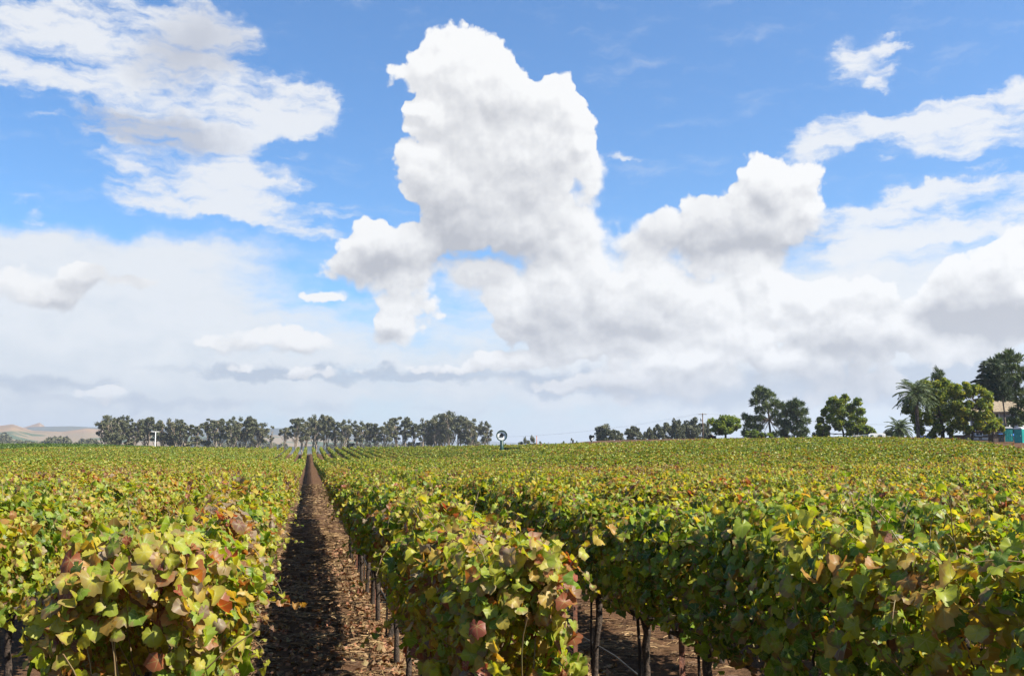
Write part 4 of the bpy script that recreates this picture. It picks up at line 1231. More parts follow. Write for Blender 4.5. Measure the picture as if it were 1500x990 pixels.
plant_tree('shrub', 'green shrub at the left foot of the tall pine', 'shrub', round_tree(37, H, 4.8, M_BROAD, .28, 24, 120, clear=.02), x, y, 1, 0, None, -.28)
x, y = place(1042, 238); H = height(1042, 638, 238)
plant_tree('shrub', 'dark red shrub at the foot of the light green tree', 'shrub', round_tree(38, H, 3.0, M_RED, .22, 20, 100, clear=.02), x, y)
x, y = place(1128, 236); H = height(1128, 631, 236)
def yucca(H):
    g = np.random.default_rng(39); cr, tr = MB(), MB()
    tr.tube([[0, 0, -.3], [0, 0, H * .4]], .16, 7)
    n = 160; D = g.normal(0, 1, (n, 3)); D[:, 2] = np.abs(D[:, 2]) * .9 - .1
    blades(cr, np.zeros((n, 3)) + [0, 0, H * .4], D, np.full(n, H * .62), np.full(n, .06), g.uniform(.3, .8, n), g)
    return tr.mesh('trunk', M_TRUNK), cr.mesh('crown', M_BROAD)
plant_tree('yucca', 'spiky bright green yucca in front of the pine trunks', 'plant', yucca(H), x, y, 1, 0, None, -.1)
x, y = place(1306, 300); H = height(1306, 629, 300)
plant_tree('distant_tree', 'dark bush far behind the white trailer', 'tree', FARB[0], x, y, (.6, .6, H / 7.7))
x, y = place(1345, 165); Hc = height(1342, 578, 165)
plant_tree('palm_tree', 'tall date palm with arching fronds left of the big green trees', 'palm', palm(41, Hc, 4.0, tr_r=.27), x, y)
x, y = place(1318, 200); Hc = height(1318, 629, 200)
plant_tree('palm_tree', 'short stocky palm standing beside the white trailer', 'palm', palm(42, max(Hc, 1.2), 3.1, n=54, tr_r=.42), x, y)
x, y = place(1380, 205); H = height(1380, 539, 205)
plant_tree('pine_tree', 'dark pine whose top rises behind the large green tree', 'tree', pine(43, H, 3.6, lambda f, c: .9 * (1.12 - f) ** .7, n_br=52, tuft=(.6, .055), up=.75), x, y)
C5 = lambda L: [(1260 + a / 5.5, 500 + b / 5.5, r / 5.5) for a, b, r in L]
m_, x, y = clump_tree(1382, 646, 172, C5([(570, 385, 44), (650, 390, 40), (700, 385, 36), (520, 420, 44), (610, 430, 60), (740, 420, 50), (690, 480, 70), (540, 490, 60), (470, 530, 36), (610, 540, 70), (780, 470, 50), (760, 550, 66), (500, 580, 62), (430, 570, 40), (690, 610, 66), (580, 640, 66), (800, 610, 54), (490, 660, 50), (520, 720, 44), (760, 680, 54), (640, 710, 46), (600, 750, 30), (720, 730, 34)]), M_BROAD, 44, 'cards', .25, 340,
    trunk=.34, forks=((1382, 632), (1380, 612), (1376, 592)), depth=.9, tone=(.15, .9))
plant_tree('broadleaf_tree', 'large bright green tree with leaning dark trunk beside the palm', 'tree', m_, x, y, 1, face_yaw(x, y), None, -.02, 0)
m_, x, y = clump_tree(1424, 648, 168, C5([(880, 400, 32), (830, 420, 30), (900, 440, 44), (950, 430, 36), (840, 470, 44), (1000, 460, 40), (1030, 500, 30), (830, 540, 44), (900, 540, 36), (980, 540, 50), (1030, 560, 30), (860, 610, 50), (940, 620, 56), (1020, 620, 46), (1070, 680, 36), (830, 680, 50), (960, 690, 54), (1040, 700, 44), (1100, 710, 24), (880, 720, 40), (1000, 730, 30)]), M_BROAD, 45, 'cards', .25, 320,
    trunk=.26, forks=((1425, 634), (1430, 618), (1436, 604)), depth=.9, tone=(.15, .95))
plant_tree('broadleaf_tree', 'green tree with yellowing rim in front of the house', 'tree', m_, x, y, 1, face_yaw(x, y), None, .02, 0)
x, y = place(1455, 186); H = height(1450, 527, 186)
plant_tree('cedar_tree', 'cedar with level drooping boughs in front of the house roof', 'tree', cedar(46, H, 9.4, 17), x, y)
m_, x, y = clump_tree(1496, 650, 182, C5([(1258, 150, 24), (1200, 185, 30), (1255, 205, 42), (1312, 190, 30), (1222, 255, 38), (1290, 270, 48), (1165, 260, 24), (1245, 330, 46), (1320, 340, 50), (1205, 385, 34), (1280, 420, 52), (1340, 440, 50), (1225, 470, 30), (1310, 510, 44), (1270, 560, 34), (1330, 590, 44), (1285, 640, 36), (1340, 670, 44), (1230, 640, 22), (1380, 300, 50), (1390, 520, 50)]), M_PINE, 47, 'blades', trunk=.24,
    forks=((1496, 620), (1493, 580), (1490, 550), (1488, 526)), depth=.7, tone=(.15, .9), tuft=(.85, .08))
plant_tree('pine_tree', 'tall ragged pine at the right edge, beside the house', 'tree', m_, x, y, 1, face_yaw(x, y), None, 0, 0)
m_, x, y = clump_tree(1474, 650, 178, C5([(1140, 215, 24), (1118, 275, 34), (1170, 290, 28), (1100, 340, 30), (1150, 350, 38), (1195, 350, 24), (1110, 410, 32), (1165, 420, 32), (1200, 445, 20)]), M_CEDAR, 48, 'blades', trunk=.16,
    forks=((1474, 615), (1473, 585), (1470, 555), (1468, 540)), depth=.9, tone=(.1, .7))
plant_tree('conifer', 'slim dark conifer with a bare lower trunk before the house, between cedar and pine', 'tree', m_, x, y, 1, face_yaw(x, y), None, 0, 0)

# ------------------------------------------------------------------ hills, valley trees, second vineyard
def mat_hill():
    m, nt, out = new_mat("dry_grass_hill")
    b = nt.n('ShaderNodeBsdfPrincipled')
    geo = nt.n('ShaderNodeNewGeometry'); p = geo.outputs['Position']
    n1 = nt.noise(p, .0016, 6.0, .62); n2 = nt.noise(p, .008, 5.0, .65)
    col = nt.mix(nt.ramp(n2, .3, .7), (.150, .092, .046), (.225, .150, .085))
    col = nt.mix(nt.math('MULTIPLY', nt.ramp(n1, .56, .66), .75), col, (.075, .075, .045))
    sep = nt.n('ShaderNodeSeparateXYZ'); nt.link(p, sep.inputs[0])
    low = nt.ramp(sep.outputs[2], 96.0, 112.0, 1.0, 0.0)
    fields = nt.mix(nt.ramp(nt.noise(p, .0045, 2.0, .4), .47, .53), (.17, .13, .08), (.035, .065, .025))
    col = nt.mix(nt.math('MULTIPLY', low, .9), col, fields)
    nt.put(b.inputs['Base Color'], col); b.inputs['Roughness'].default_value = .95; b.inputs['Specular IOR Level'].default_value = .05
    nt.link(b.outputs[0], out.inputs[0])
    return m
M_HILL = mat_hill()
def mat_flat(name, a, b_, scale):
    m, nt, out = new_mat(name)
    b = nt.n('ShaderNodeBsdfPrincipled')
    geo = nt.n('ShaderNodeNewGeometry')
    nt.put(b.inputs['Base Color'], nt.mix(nt.ramp(nt.noise(geo.outputs['Position'], scale, 5.0, .6), .35, .65), a, b_))
    b.inputs['Roughness'].default_value = .95; b.inputs['Specular IOR Level'].default_value = .05
    nt.link(b.outputs[0], out.inputs[0]); return m
M_DARK_RIDGE = mat_flat("dark_ridge", (.035, .045, .045), (.075, .080, .065), .004)  # dark, faintly bluish ridge colour

def ridge(name, mat, D, depth, prof, seed, rough=.22, z0=-6.0):
    """a range of hills: photo column -> photo row of the crest at distance D, sloping to the valley in front"""
    cols = np.linspace(prof[0][0], prof[-1][0], 240)
    tops = np.interp(cols, [p[0] for p in prof], [p[1] + 3 for p in prof])
    nv = 26
    V = np.zeros((len(cols), nv, 3))
    for i, (c, t) in enumerate(zip(cols, tops)):
        for j in range(nv):
            f = j / (nv - 1)                                       # 0 front foot, .6 crest, 1 behind
            d = D - depth * (1 - f / .6) if f <= .6 else D + depth * (f - .6)
            x, y, _ = at(c, HORIZON, d)
            V[i, j, 0], V[i, j, 1] = x, y
            V[i, j, 2] = f
    ct = EYE + (HORIZON - tops) * D / F_PX
    F = V[..., 2].copy()
    prof_z = np.where(F <= .6, np.sin(np.clip(F / .6, 0, 1) * math.pi / 2) ** 1.5, np.cos((F - .6) / .4 * math.pi / 2))
    n = fbm(V[..., 0] * .0022 + seed, V[..., 1] * .0022, 5, seed)
    gul = np.abs(fbm(V[..., 0] * .005 + seed, V[..., 1] * .0018, 4, seed + 5) - .5) * 2
    V[..., 2] = z0 + (ct[:, None] - z0) * prof_z * (1 - rough * (1 - prof_z) * 2.2 * (n + .4 * (1 - gul) - .4))
    nx = len(cols)
    i = (np.arange(nx - 1)[:, None] * nv + np.arange(nv - 1)[None, :]).ravel()
    mb = MB().add(V.reshape(-1, 3), np.stack([i, i + nv, i + nv + 1, i + 1], 1), smooth=True)
    tag(link(name, mb.mesh(name, mat)), kind='structure')
ridge('hills', M_HILL, 4600, 1900, [(-260, 628), (-120, 634), (0, 627), (15, 625), (45, 633), (90, 634), (125, 629), (165, 632), (230, 637), (330, 640), (400, 636), (450, 640), (520, 643), (620, 655)], 3)
ridge('hill_behind', M_HILL, 6400, 1500, [(-220, 640), (-60, 636), (20, 632), (55, 622), (62, 626), (80, 640), (100, 650)], 9)
ridge('dark_hill', M_DARK_RIDGE, 6000, 1400, [(10, 642), (40, 628), (70, 627), (100, 626), (130, 627), (180, 628), (300, 629), (360, 627), (410, 626), (470, 628), (560, 641), (640, 651), (700, 656)], 14)  # darker ridge behind the dry grass hills
ridge('wooded_foothill', M_DARK_RIDGE, 2300, 700, [(250, 652), (300, 640), (335, 634), (370, 636), (400, 648), (430, 652), (470, 650), (540, 653), (600, 657)], 19)
ridge('distant_mountain', M_DARK_RIDGE, 11000, 1800, [(560, 655), (640, 643), (690, 641), (740, 645), (790, 647), (850, 645), (900, 649), (960, 655)], 23)

def treeline():
    """the far woods along the valley floor: one mass nobody could count"""
    g = np.random.default_rng(51); mb = MB()
    for px0, px1, py, D, n, r in ((-60, 90, 646, 1500, 60, 5.0), (72, 100, 642, 1300, 26, 6.0), (120, 138, 644, 1350, 14, 5.0), (-40, 60, 650, 1150, 40, 4.0), (0, 10, 637, 1700, 10, 8.0), (100, 150, 649, 1100, 14, 3.0), (480, 620, 651, 1500, 50, 5.0), (290, 420, 650, 1400, 40, 5.0)):
        for i in range(n):
            d = D + g.uniform(-60, 60)
            x, y, z = at(g.uniform(px0, px1), py + 2 * g.random(), d)
            zt = z; h = max(3.0, zt - T(x, y))
            rr = r * g.uniform(.7, 1.2)
            for kz in np.arange(T(x, y), zt - rr * .4, rr * 1.1):
                clump(mb, (x, y, kz), (rr, rr, rr), 34, 2.6, g, .4)
            clump(mb, (x, y, zt - rr * .5), (rr, rr, rr * .8), 60, 2.4, g, .5)
    tag(link('far_woods', mb.mesh('far_woods', M_OAK)), 'dark tree belts along the valley floor below the hills', 'woods', kind='stuff')
treeline()

def second_vineyard():
    """green block on the rise at the left, beyond the near field"""
    g = np.random.default_rng(52); mb = MB()
    n = 52000
    d = g.uniform(258, 335, n); a = np.radians(-g.uniform(6.5, 20.5, n))
    x, y = d * np.sin(a), d * np.cos(a)
    # rows run across the slope
    u = np.round((x * .5 + y * .86) / 2.6) * 2.6 - (x * .5 + y * .86)
    x, y = x + u * .5 * .75, y + u * .86 * .75
    P = np.stack([x, y, terrain(x, y) + g.uniform(.6, 1.95, n)], 1)
    cards(mb, P, g.normal(0, .5, (n, 3)) + [0, 0, .8], g.uniform(.2, .42, n), np.clip(g.normal(.13, .07, n), 0, .75), g, 1.2)
    tag(link('green_vineyard', mb.mesh('green_vineyard', M_VINE_FAR)), 'dark green vineyard block on the rise at the left, below the bare hills', 'vineyard', kind='stuff')
second_vineyard()

def haze():
    m, nt, out = new_mat("haze")
    v = nt.n('ShaderNodeVolumePrincipled')
    v.inputs['Color'].default_value = (.80, .88, 1.0, 1)
    v.inputs['Density'].default_value = .00011
    v.inputs['Anisotropy'].default_value = .3
    nt.link(v.outputs[0], out.inputs['Volume'])
    mb = MB().box(0, 0, 140, 29000, 29000, 360)
    o = tag(link('haze', mb.mesh('haze', m)), 'thin blue haze over the valley', 'haze', kind='stuff')
haze()

# ------------------------------------------------------------------ signs, poles, house, cars
M_GREEN = plain("dark_green_paint", (.008, .050, .038), .5, scale=3, col2=(.005, .022, .018))
M_BLACK = plain("black_paint", (.008, .009, .010), .45, scale=5)
M_WHITE = plain("white_paint", (.78, .78, .76), .5, var=.08, scale=2)
M_GREYWALL = plain("grey_wall", (.30, .28, .265), .85, var=.2, scale=1.5)
M_DARK = plain("dark_opening", (.012, .013, .015), .3, scale=2)
M_ROOF = plain("brown_shingle", (.26, .205, .135), .85, var=.3, scale=3, bump=.5, bscale=12)
M_WOOD = plain("weathered_pole", (.16, .115, .08), .85, var=.35, scale=3)
M_TEAL = plain("teal_plastic", (.012, .27, .245), .42, var=.12, scale=2)
M_BLUE = plain("blue_tarp", (.03, .12, .42), .6, var=.2, scale=1.5)
M_BROWN = plain("brown_board", (.19, .145, .115), .85, var=.2, scale=2.5)
M_GLASS = plain("car_glass", (.03, .05, .05), .08, var=.1, spec=.7, scale=2)
M_MAROON = plain("maroon_lettering", (.20, .018, .03), .6, scale=3)
M_PINK = plain("orange_post", (.45, .17, .09), .7, scale=3)
M_RUBBER = plain("tyre_rubber", (.02, .02, .02), .8, scale=8)
M_METAL = plain("grey_metal", (.32, .33, .34), .45, metal=.6, scale=3)
M_SILVER = plain("silver_paint", (.42, .43, .43), .35, metal=.3, var=.06, scale=2)
M_BLUECAR = plain("blue_car_paint", (.04, .08, .26), .3, var=.06, scale=2)
M_CREAM = plain("cream_paint", (.62, .58, .48), .4, var=.08, scale=2)

def face_cam(x, y):
    return math.atan2(-x, y)

# ring sign on a green post
def ring_sign(px, py, D, rad, label, turn=0.0, post=.29, both=True):
    x, y, zc = at(px, py, D)
    z0 = T(x, y)
    t = thing('ring_sign', label, 'sign', (x, y, z0), face_cam(x, y) + turn)
    h = zc - z0
    mb = MB(); mb.lathe([(0, -.2), (post, -.2), (post, h - rad * .88), (0, h - rad * .80)], 16)
    link('post', mb.mesh('sign_post', M_GREEN), t)
    mb = MB(); n = 40; a = np.arange(n) * 2 * np.pi / n
    sec = [(rad, -.15), (rad, .15), (rad * .80, .15), (rad * .80, -.15)]
    V = np.array([[r * math.cos(q), yy, h + r * math.sin(q)] for q in a for r, yy in sec])
    F = np.array([[i * 4 + k, i * 4 + (k + 1) % 4, ((i + 1) % n) * 4 + (k + 1) % 4, ((i + 1) % n) * 4 + k] for i in range(n) for k in range(4)])
    mb.add(V, F)
    link('ring', mb.mesh('sign_ring', M_GREEN), t)
    s = rad / 20.0                                                  # emblem drawn on a 40-unit disc
    if both:
        mb = MB(); mb.lathe([(0, -.02), (rad * .81, -.02), (rad * .81, .02), (0, .02)], 40, smooth=False)
        me = mb.mesh('sign_disc', M_WHITE)
        d = link('disc', me, t, (0, 0, h)); d.rotation_euler = (R(90), 0, 0)
    em = [(-11, -4.5), (-7, -4), (-6.5, 1), (-6.5, 5), (-4.5, 6), (-3.5, 8), (-1, 9.6), (1, 9.8), (3, 8), (4.5, 6.6), (6, 5.8), (6, 3.2), (10, 3.6), (12.5, 5.4), (14, 4.6), (12, 2.2), (6.4, 1.4), (6, -2), (5, -5), (-6, -5), (-8, -5.2)]
    mb = MB(); mb.prism([(p * s, q * s + h) for p, q in em], -.07, -.028)
    link('emblem', mb.mesh('sign_emblem', M_BLACK), t)
ring_sign(735, 638, 165, .92, 'round sign with dark green ring and black emblem on a thick green post')
def heart_sign(px, py, D):
    """the second sign, seen askew: black shape with a pale cut-out on a short post"""
    x, y, zc = at(px, py, D); z0 = T(x, y); h = zc - z0
    t = thing('figure_sign', 'small black and white shaped sign at the field edge, by the dark evergreens', 'sign', (x, y, z0), face_cam(x, y))
    mb = MB(); mb.lathe([(0, -.2), (.10, -.2), (.10, h - .4), (0, h - .35)], 10); link('post', mb.mesh('post', M_BLACK), t)
    s = .095
    o = [(-1, -6.5), (1.5, -3.6), (4.0, -1.0), (4.4, 2.5), (3.2, 4.2), (1.2, 4.0), (.2, 3.4), (-1.4, 4.8), (-3.4, 4.6), (-4.8, 2.6), (-4.6, -1.0), (-3.0, -4.6)]
    mb = MB(); mb.prism([(a * s, b * s + h) for a, b in o], -.06, .06); link('board', mb.mesh('board', M_BLACK), t)
    o = [(-1.2, -2.2), (.2, -.4), (1.6, .2), (3.2, .4), (2.6, -1.2), (1.2, -3.2), (-.2, -4.6)]
    mb = MB(); mb.prism([(a * s, b * s + h) for a, b in o], -.085, -.0625); link('emblem', mb.mesh('emblem', M_WHITE), t)
heart_sign(867, 641, 156)

# utility pole with wires, white T post, orange post
def utility_pole():
    x, y, zt = at(1029, 605, 290); z0 = T(x, y); h = zt - z0
    t = thing('utility_pole', 'wooden utility pole with one crossarm before the dark evergreens', 'pole', (x, y, z0), face_cam(x, y))
    mb = MB(); mb.tube([[0, 0, -.5], [0, 0, h * .5], [0, 0, h]], [.21, .18, .14], 10); link('pole', mb.mesh('pole', M_WOOD), t)
    mb = MB(); mb.box(0, -.18, h - .35, 2.3, .12, .14); link('crossarm', mb.mesh('crossarm', M_WOOD), t)
    for sx in (-1.0, -.45, .45, 1.0):
        mb = MB(); mb.lathe([(0, 0), (.05, 0), (.085, .07), (.06, .13), (.075, .19), (0, .24)], 8); link('insulator', mb.mesh('insulator', M_WHITE), t, (sx, -.18, h - .28))
    mb = MB(); mb.lathe([(0, 0), (.26, 0), (.28, .1), (.28, .75), (.2, .86), (0, .9)], 12); link('transformer', mb.mesh('transformer', M_METAL), t, (-.42, -.02, h - 2.3))
    c, s = math.cos(face_cam(x, y)), math.sin(face_cam(x, y))
    for i, sx in enumerate((-1.0, -.45, .45, 1.0)):
        p0 = np.array([x + sx * c + .18 * s, y + sx * s - .18 * c, z0 + h - .03])
        for px, D, lab in ((690, 420, 'left'), (1620, 330, 'right')):
            xe, ye, _ = at(px, 600, D); p1 = np.array([xe + sx, ye, T(xe, ye) + h])
            tt = np.linspace(0, 1, 30)[:, None]
            P = p0 + (p1 - p0) * tt; P[:, 2] -= 4 * 2.2 * (tt[:, 0] * (1 - tt[:, 0]))
            mb = MB(); mb.tube(P, .006, 4, cap=False)
            tag(link('power_line', mb.mesh('power_line', M_METAL)), 'thin power line sagging to the %s of the utility pole' % lab, 'wire', 'power lines ' + lab + ' of the pole')
utility_pole()
def t_post():
    x, y, zt = at(228, 632, 300); z0 = T(x, y); h = zt - z0
    t = thing('t_post', 'white T shaped post in front of the left eucalyptus stand', 'post', (x, y, z0), face_cam(x, y) + .25)
    mb = MB(); mb.box(0, 0, h / 2 - .3, .20, .20, h + .5); link('pole', mb.mesh('pole', M_WHITE), t)
    mb = MB(); mb.box(-.1, 0, h + .005, 2.3, .18, .10); link('crossarm', mb.mesh('crossarm', M_WHITE), t)
t_post()
x, y, zt = at(786, 638, 185); z0 = T(x, y)
mb = MB(); mb.tube([[0, 0, -.3], [0, 0, zt - z0 - .15]], .06, 8); mb.lathe([(0, zt - z0 - .152), (.085, zt - z0 - .15), (.085, zt - z0 - .05), (0, zt - z0)], 8)
tag(link('marker_post', mb.mesh('marker_post', M_PINK), None, (x, y, z0)), 'small orange marker post at the field edge before the dark bushes', 'post')

# portable toilets
def porta(px, D, label, turn):
    x, y, _ = at(px, 645, D); z0 = T(x, y)
    t = thing('portable_toilet', label, 'portable toilet', (x, y, z0), face_cam(x, y) + turn)
    mb = MB(); w, dp, h = 1.12, 1.16, 2.02
    for (cx, cy, sx, sy) in ((-w / 2 + .03, 0, .06, dp), (w / 2 - .03, 0, .06, dp), (0, dp / 2 - .03, w - .12, .06)):
        mb.box(cx, cy, h / 2, sx, sy, h)
    for i in range(5):
        mb.box(-w / 2 - .011, -.42 + i * .21, h / 2, .022, .08, h * .86); mb.box(w / 2 + .011, -.42 + i * .21, h / 2, .022, .08, h * .86)
    mb.box(0, 0, .05, w - .13, dp - .13, .1)
    link('cabin', mb.mesh('cabin', M_TEAL), t)
    mb = MB(); mb.box(0, -dp / 2 + .035, 1.0, w - .16, .05, 1.86)
    for i in range(3): mb.box(-.24 + i * .24, -dp / 2 - .002, 1.05, .10, .022, 1.5)
    d = link('door', mb.mesh('door', M_TEAL), t)
    mb = MB(); mb.box(.36, -dp / 2 - .015, 1.0, .06, .05, .22); link('handle', mb.mesh('handle', M_WHITE), d)
    mb = MB(); mb.prism([(-.60, 2.02), (.60, 2.02), (.60, 2.10), (.40, 2.24), (0, 2.30), (-.40, 2.24), (-.60, 2.10)], -.62, .62); link('roof', mb.mesh('roof', M_WHITE), t)
    mb = MB(); mb.tube([[.42, .42, 2.1], [.42, .42, 2.55]], .05, 8); link('vent_pipe', mb.mesh('vent_pipe', M_WHITE), t)
porta(1477, 172, 'teal portable toilet with white roof, next to the brown shed', .25)
porta(1494, 164, 'teal portable toilet nearest the right edge, beside the other one', -.35)

# house behind the trees
def house():
    x, y, _ = at(1476, 640, 205); z0 = T(x, y)
    t = thing('house', 'grey two storey house with brown shingle roof behind the cedar and pine', 'house', (x, y, z0), face_cam(x, y) - .12)
    w, dp = 11.0, 9.0
    xe, ye, ze = at(1462, 602, 200); xr, yr, zr = at(1462, 588, 205)
    hw = ze - z0; hr = zr - z0 + .2
    mb = MB(); mb.box(0, 0, hw / 2 - .2, w, dp, hw + .4)
    link('wall', mb.mesh('wall', M_GREYWALL), t)
    mb = MB(); o = .6
    mb.add([(-w / 2 - o, -dp / 2 - o, hw - .1), (w / 2 + o, -dp / 2 - o, hw - .1), (w / 2 + o, dp / 2 + o, hw - .1), (-w / 2 - o, dp / 2 + o, hw - .1), (-w / 2 + 2.2, 0, hr), (w / 2 - 2.2, 0, hr),
            (-w / 2 - o, -dp / 2 - o, hw - .35), (w / 2 + o, -dp / 2 - o, hw - .35), (w / 2 + o, dp / 2 + o, hw - .35), (-w / 2 - o, dp / 2 + o, hw - .35)],
           [np.array([[0, 1, 5, 4], [2, 3, 4, 5], [0, 6, 7, 1], [1, 7, 8, 2], [2, 8, 9, 3], [3, 9, 6, 0], [6, 9, 8, 7]]), np.array([[1, 2, 5], [3, 0, 4]])])
    link('roof', mb.mesh('roof', M_ROOF), t)
    for wx, wz in ((-4.1, hw - 1.15), (-1.2, hw - 1.15), (1.8, hw - 1.15), (4.2, hw - 1.15), (-4.1, 1.7), (1.8, 1.7)):
        mb = MB(); mb.box(wx, -dp / 2 - .01, wz, 1.0, .06, 1.45)
        wn = link('window', mb.mesh('window', M_DARK), t)
        mb = MB()
        for (a, b, sx, sz) in ((-.56, 0, .12, 1.69), (.56, 0, .12, 1.69), (0, .78, 1.0, .12), (0, -.78, 1.0, .14), (0, 0, .05, 1.44)):
            mb.box(wx + a, -dp / 2 - .035, wz + b, sx, .10, sz)
        link('frame', mb.mesh('frame', M_WHITE), wn)
    mb = MB(); mb.box(-1.2, -dp / 2 - .03, 1.05, 1.0, .08, 2.1); dr = link('door', mb.mesh('door', M_BROWN), t)
    mb = MB(); mb.box(-.85, -dp / 2 - .10, 1.0, .06, .06, .16); link('handle', mb.mesh('handle', M_METAL), dr)
house()

# brown shed, blue canopy, garage with dark roof, white board with maroon lettering, gate column
def shed():
    x, y, _ = at(1461, 650, 170); z0 = T(x, y)
    _, _, zt = at(1461, 637, 170); h = zt - z0
    t = thing('shed', 'brown board shed between the green tree and the portable toilets', 'shed', (x, y, z0), face_cam(x, y) + .35)
    mb = MB(); mb.box(0, 0, h / 2, 1.7, 1.8, h)
    for i in range(6): mb.box(-.72 + i * .288, -.912, h / 2, .03, .024, h * .96)
    link('wall', mb.mesh('wall', M_BROWN), t)
    mb = MB(); mb.box(0, 0, h + .06, 2.0, 2.1, .12); link('roof', mb.mesh('roof', M_DARK), t)
    mb = MB(); mb.box(.35, -.935, h * .45, .7, .05, h * .84); link('door', mb.mesh('door', M_DARK), t)
shed()
def canopy():
    x, y, zt = at(1478, 636, 176); z0 = T(x, y); h = zt - z0
    t = thing('canopy_tent', 'blue tarp canopy stretched behind the portable toilets', 'canopy', (x, y, z0), face_cam(x, y))
    mb = MB(); mb.add([(-2.2, -1.2, h - .25), (2.2, -1.2, h - .25), (2.2, 1.2, h - .25), (-2.2, 1.2, h - .25), (-1.4, 0, h + .12), (1.4, 0, h + .12), (-2.2, -1.2, h - .33), (2.2, -1.2, h - .33), (2.2, 1.2, h - .33), (-2.2, 1.2, h - .33)],
        [np.array([[0, 1, 5, 4], [2, 3, 4, 5], [0, 6, 7, 1], [1, 7, 8, 2], [2, 8, 9, 3], [3, 9, 6, 0], [6, 9, 8, 7]]), np.array([[1, 2, 5], [3, 0, 4]])])
    link('tarp', mb.mesh('tarp', M_BLUE), t)
    for sx in (-2.1, 2.1):
        for sy in (-1.1, 1.1):
            mb = MB(); mb.tube([[sx, sy, -.1], [sx, sy, h - .335]], .035, 6); link('leg', mb.mesh('leg', M_METAL), t)
canopy()
def garage():
    x, y, zt = at(1436, 640, 182); z0 = T(x, y); h = zt - z0
    t = thing('garage', 'low pale grey garage with dark roof edge under the yellowing green tree', 'garage', (x, y, z0), face_cam(x, y))
    mb = MB(); mb.box(0, 0, h / 2 - .1, 5.6, 4.0, h + .1); link('wall', mb.mesh('wall', M_GREYWALL), t)
    mb = MB(); mb.box(0, 0, h + .05, 6.0, 4.4, .16); link('roof', mb.mesh('roof', M_DARK), t)
    for sx in (-1.4, 1.4):
        mb = MB(); mb.box(sx, -2.02, h * .45, 2.3, .05, h * .78)
        for k in range(4): mb.box(sx, -2.05, h * (.14 + .2 * k), 2.2, .02, .04)
        link('garage_door', mb.mesh('garage_door', M_WHITE), t)
garage()
def board():
    x, y, zt = at(1403, 637, 172); z0 = T(x, y); h = zt - z0
    t = thing('banner_board', 'pale board with blurred maroon lettering under the large green tree', 'sign', (x, y, z0), face_cam(x, y))
    mb = MB(); mb.box(0, 0, h - .75, 2.6, .06, 1.5); link('panel', mb.mesh('panel', M_GREYWALL), t)
    for sx in (-1.2, 1.2):
        mb = MB(); mb.box(sx, .08, h / 2 - .4, .09, .09, h + .6); link('leg', mb.mesh('leg', M_WOOD), t)
    g = np.random.default_rng(3)
    mb = MB()
    for row, z in ((0, h - .42), (1, h - .72)):
        xx = -.55
        while xx < .62:
            wl = g.uniform(.06, .12); mb.box(xx + .3, -.038, z, wl, .016, .20 if row else .16); xx += wl + .05
    link('lettering', mb.mesh('lettering', M_MAROON), t)
board()
x, y, zt = at(1418, 634, 171); z0 = T(x, y); h = zt - z0
t = thing('gate_column', 'grey stone column between the two large green trees', 'column', (x, y, z0), face_cam(x, y))
mb = MB(); mb.box(0, 0, h / 2 - .15, .75, .75, h + .1); link('shaft', mb.mesh('shaft', M_GREYWALL), t)
mb = MB(); mb.box(0, 0, h - .02, .95, .95, .16); link('cap', mb.mesh('cap', M_WHITE), t)
x, y, zt = at(1449, 632, 172); z0 = T(x, y); h = zt - z0
t = thing('gate_column', 'slim grey column left of the brown shed', 'column', (x, y, z0), face_cam(x, y))
mb = MB(); mb.box(0, 0, h / 2 - .15, .42, .42, h + .1); link('shaft', mb.mesh('shaft', M_GREYWALL), t)
mb = MB(); mb.box(0, 0, h - .02, .55, .55, .12); link('cap', mb.mesh('cap', M_WHITE), t)

# parked vehicles along the drive
def vehicle(name, px, ptop, D, L, prof, gl, paint, label, cat, turn=0.0, wid=1.75):
    """side profile in units of length/height, extruded with tumblehome; glass band, wheels, lamps"""
    x, y, zt = at(px, ptop, D); z0 = T(x, y); Hh = min(3.0, max(1.35, zt - z0))
    z0 = zt - Hh
    t = thing(name, label, cat, (x, y, z0), face_cam(x, y) + turn)
    def shape(prof_, y0, y1, mat, nm, inset=0.0):
        mb = MB(); n = len(prof_)
        V = []
        for yy in (y0, y1):
            for a, b in prof_:
                k = 1 - .16 * max(0, b - .5) * 2
                V.append((a * L, yy * k, b * Hh))
        i = np.arange(n); j = (i + 1) % n
        mb.add(V, [np.stack([i, j, j + n, i + n], 1), np.arange(n)[None, ::-1], (np.arange(n) + n)[None, :]])
        return link(nm, mb.mesh(nm, mat), t)
    shape(prof, -wid / 2, wid / 2, paint, 'body')
    for q in gl:
        shape(q, -wid / 2 - .012, wid / 2 + .012, M_GLASS, 'window')
    for wx in (-.31, .31):
        for sy in (-1, 1):
            mb = MB(); mb.lathe([(0, -.11), (.26, -.11), (.33, -.07), (.33, .07), (.26, .11), (0, .11)], 18)
            w_ = link('wheel', mb.mesh('wheel', M_RUBBER), t, (wx * L, sy * (wid / 2 - .08), .33)); w_.rotation_euler = (R(90), 0, 0)
            mb = MB(); mb.lathe([(0, -.125), (.19, -.125), (.19, .125), (0, .125)], 14); link('rim', mb.mesh('rim', M_METAL), w_)
    for sy in (-1, 1):
        mb = MB(); mb.box(-.502 * L, sy * wid * .33, Hh * .42, .05, .30, .14); link('headlight', mb.mesh('headlight', M_WHITE), t)
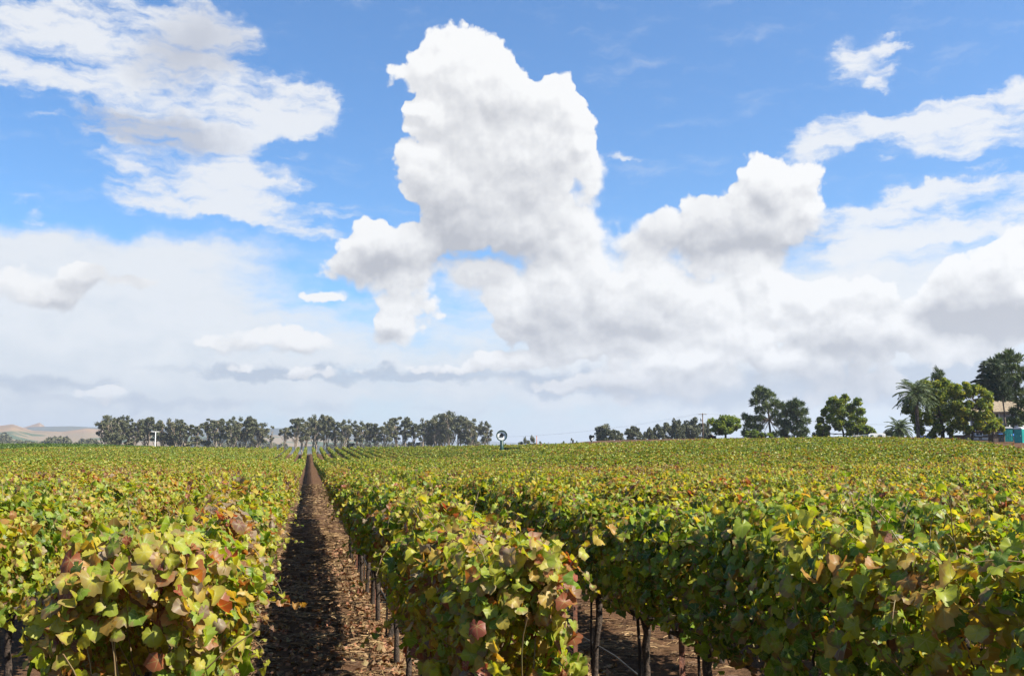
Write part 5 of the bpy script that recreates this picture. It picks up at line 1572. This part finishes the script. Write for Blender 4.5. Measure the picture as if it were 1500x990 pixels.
SEDAN = [(-.5, .18), (-.5, .45), (-.46, .52), (-.22, .58), (-.10, .96), (.02, 1.0), (.18, .98), (.33, .62), (.48, .58), (.5, .45), (.5, .18)]
SEDG = [[(-.17, .60), (-.08, .92), (.03, .94), (.03, .60)], [(.05, .60), (.05, .94), (.17, .92), (.27, .62)]]
WAGON = [(-.5, .18), (-.5, .45), (-.46, .52), (-.26, .58), (-.13, .95), (.0, 1.0), (.40, .98), (.48, .60), (.5, .45), (.5, .18)]
WAGG = [[(-.20, .60), (-.10, .91), (.03, .94), (.03, .60)], [(.05, .60), (.05, .94), (.22, .94), (.22, .60)], [(.24, .60), (.24, .94), (.39, .92), (.44, .62)]]
TRAILER = [(-.5, .18), (-.5, .80), (-.46, .93), (-.36, .99), (.36, 1.0), (.47, .95), (.5, .82), (.5, .18)]
TRG = [[(-.40, .55), (-.40, .78), (-.22, .78), (-.22, .55)], [(.08, .55), (.08, .78), (.30, .78), (.30, .55)]]
PICKUP = [(-.5, .22), (-.5, .50), (-.30, .56), (-.19, .97), (-.08, 1.0), (.08, .98), (.11, .60), (.49, .58), (.5, .22)]
PIG = [[(-.24, .58), (-.17, .92), (-.05, .94), (-.05, .58)], [(-.03, .58), (-.03, .94), (.06, .93), (.08, .58)]]
vehicle('parked_car', 1252, 637.5, 192, 4.5, SEDAN, SEDG, M_CREAM, 'cream car, only its roof showing above the vines under the forked tree', 'car', .15)
vehicle('parked_car', 1265, 636.5, 194, 3.9, WAGON, WAGG, M_SILVER, 'silver car with dark windows right of the cream car', 'car', -.1)
vehicle('travel_trailer', 1284, 634.5, 194, 2.9, TRAILER, TRG, M_WHITE, 'white rounded trailer roof left of the short palm', 'trailer', .1, 2.1)
vehicle('pickup_truck', 1302, 638.5, 196, 3.6, PICKUP, PIG, M_SILVER, 'grey pickup half hidden behind the vines beside the short palm', 'pickup', .1)
vehicle('parked_car', 1354, 637, 182, 3.6, SEDAN, SEDG, M_BLUECAR, 'dark blue car in the shade between the tall palm and the green tree', 'car', .4)
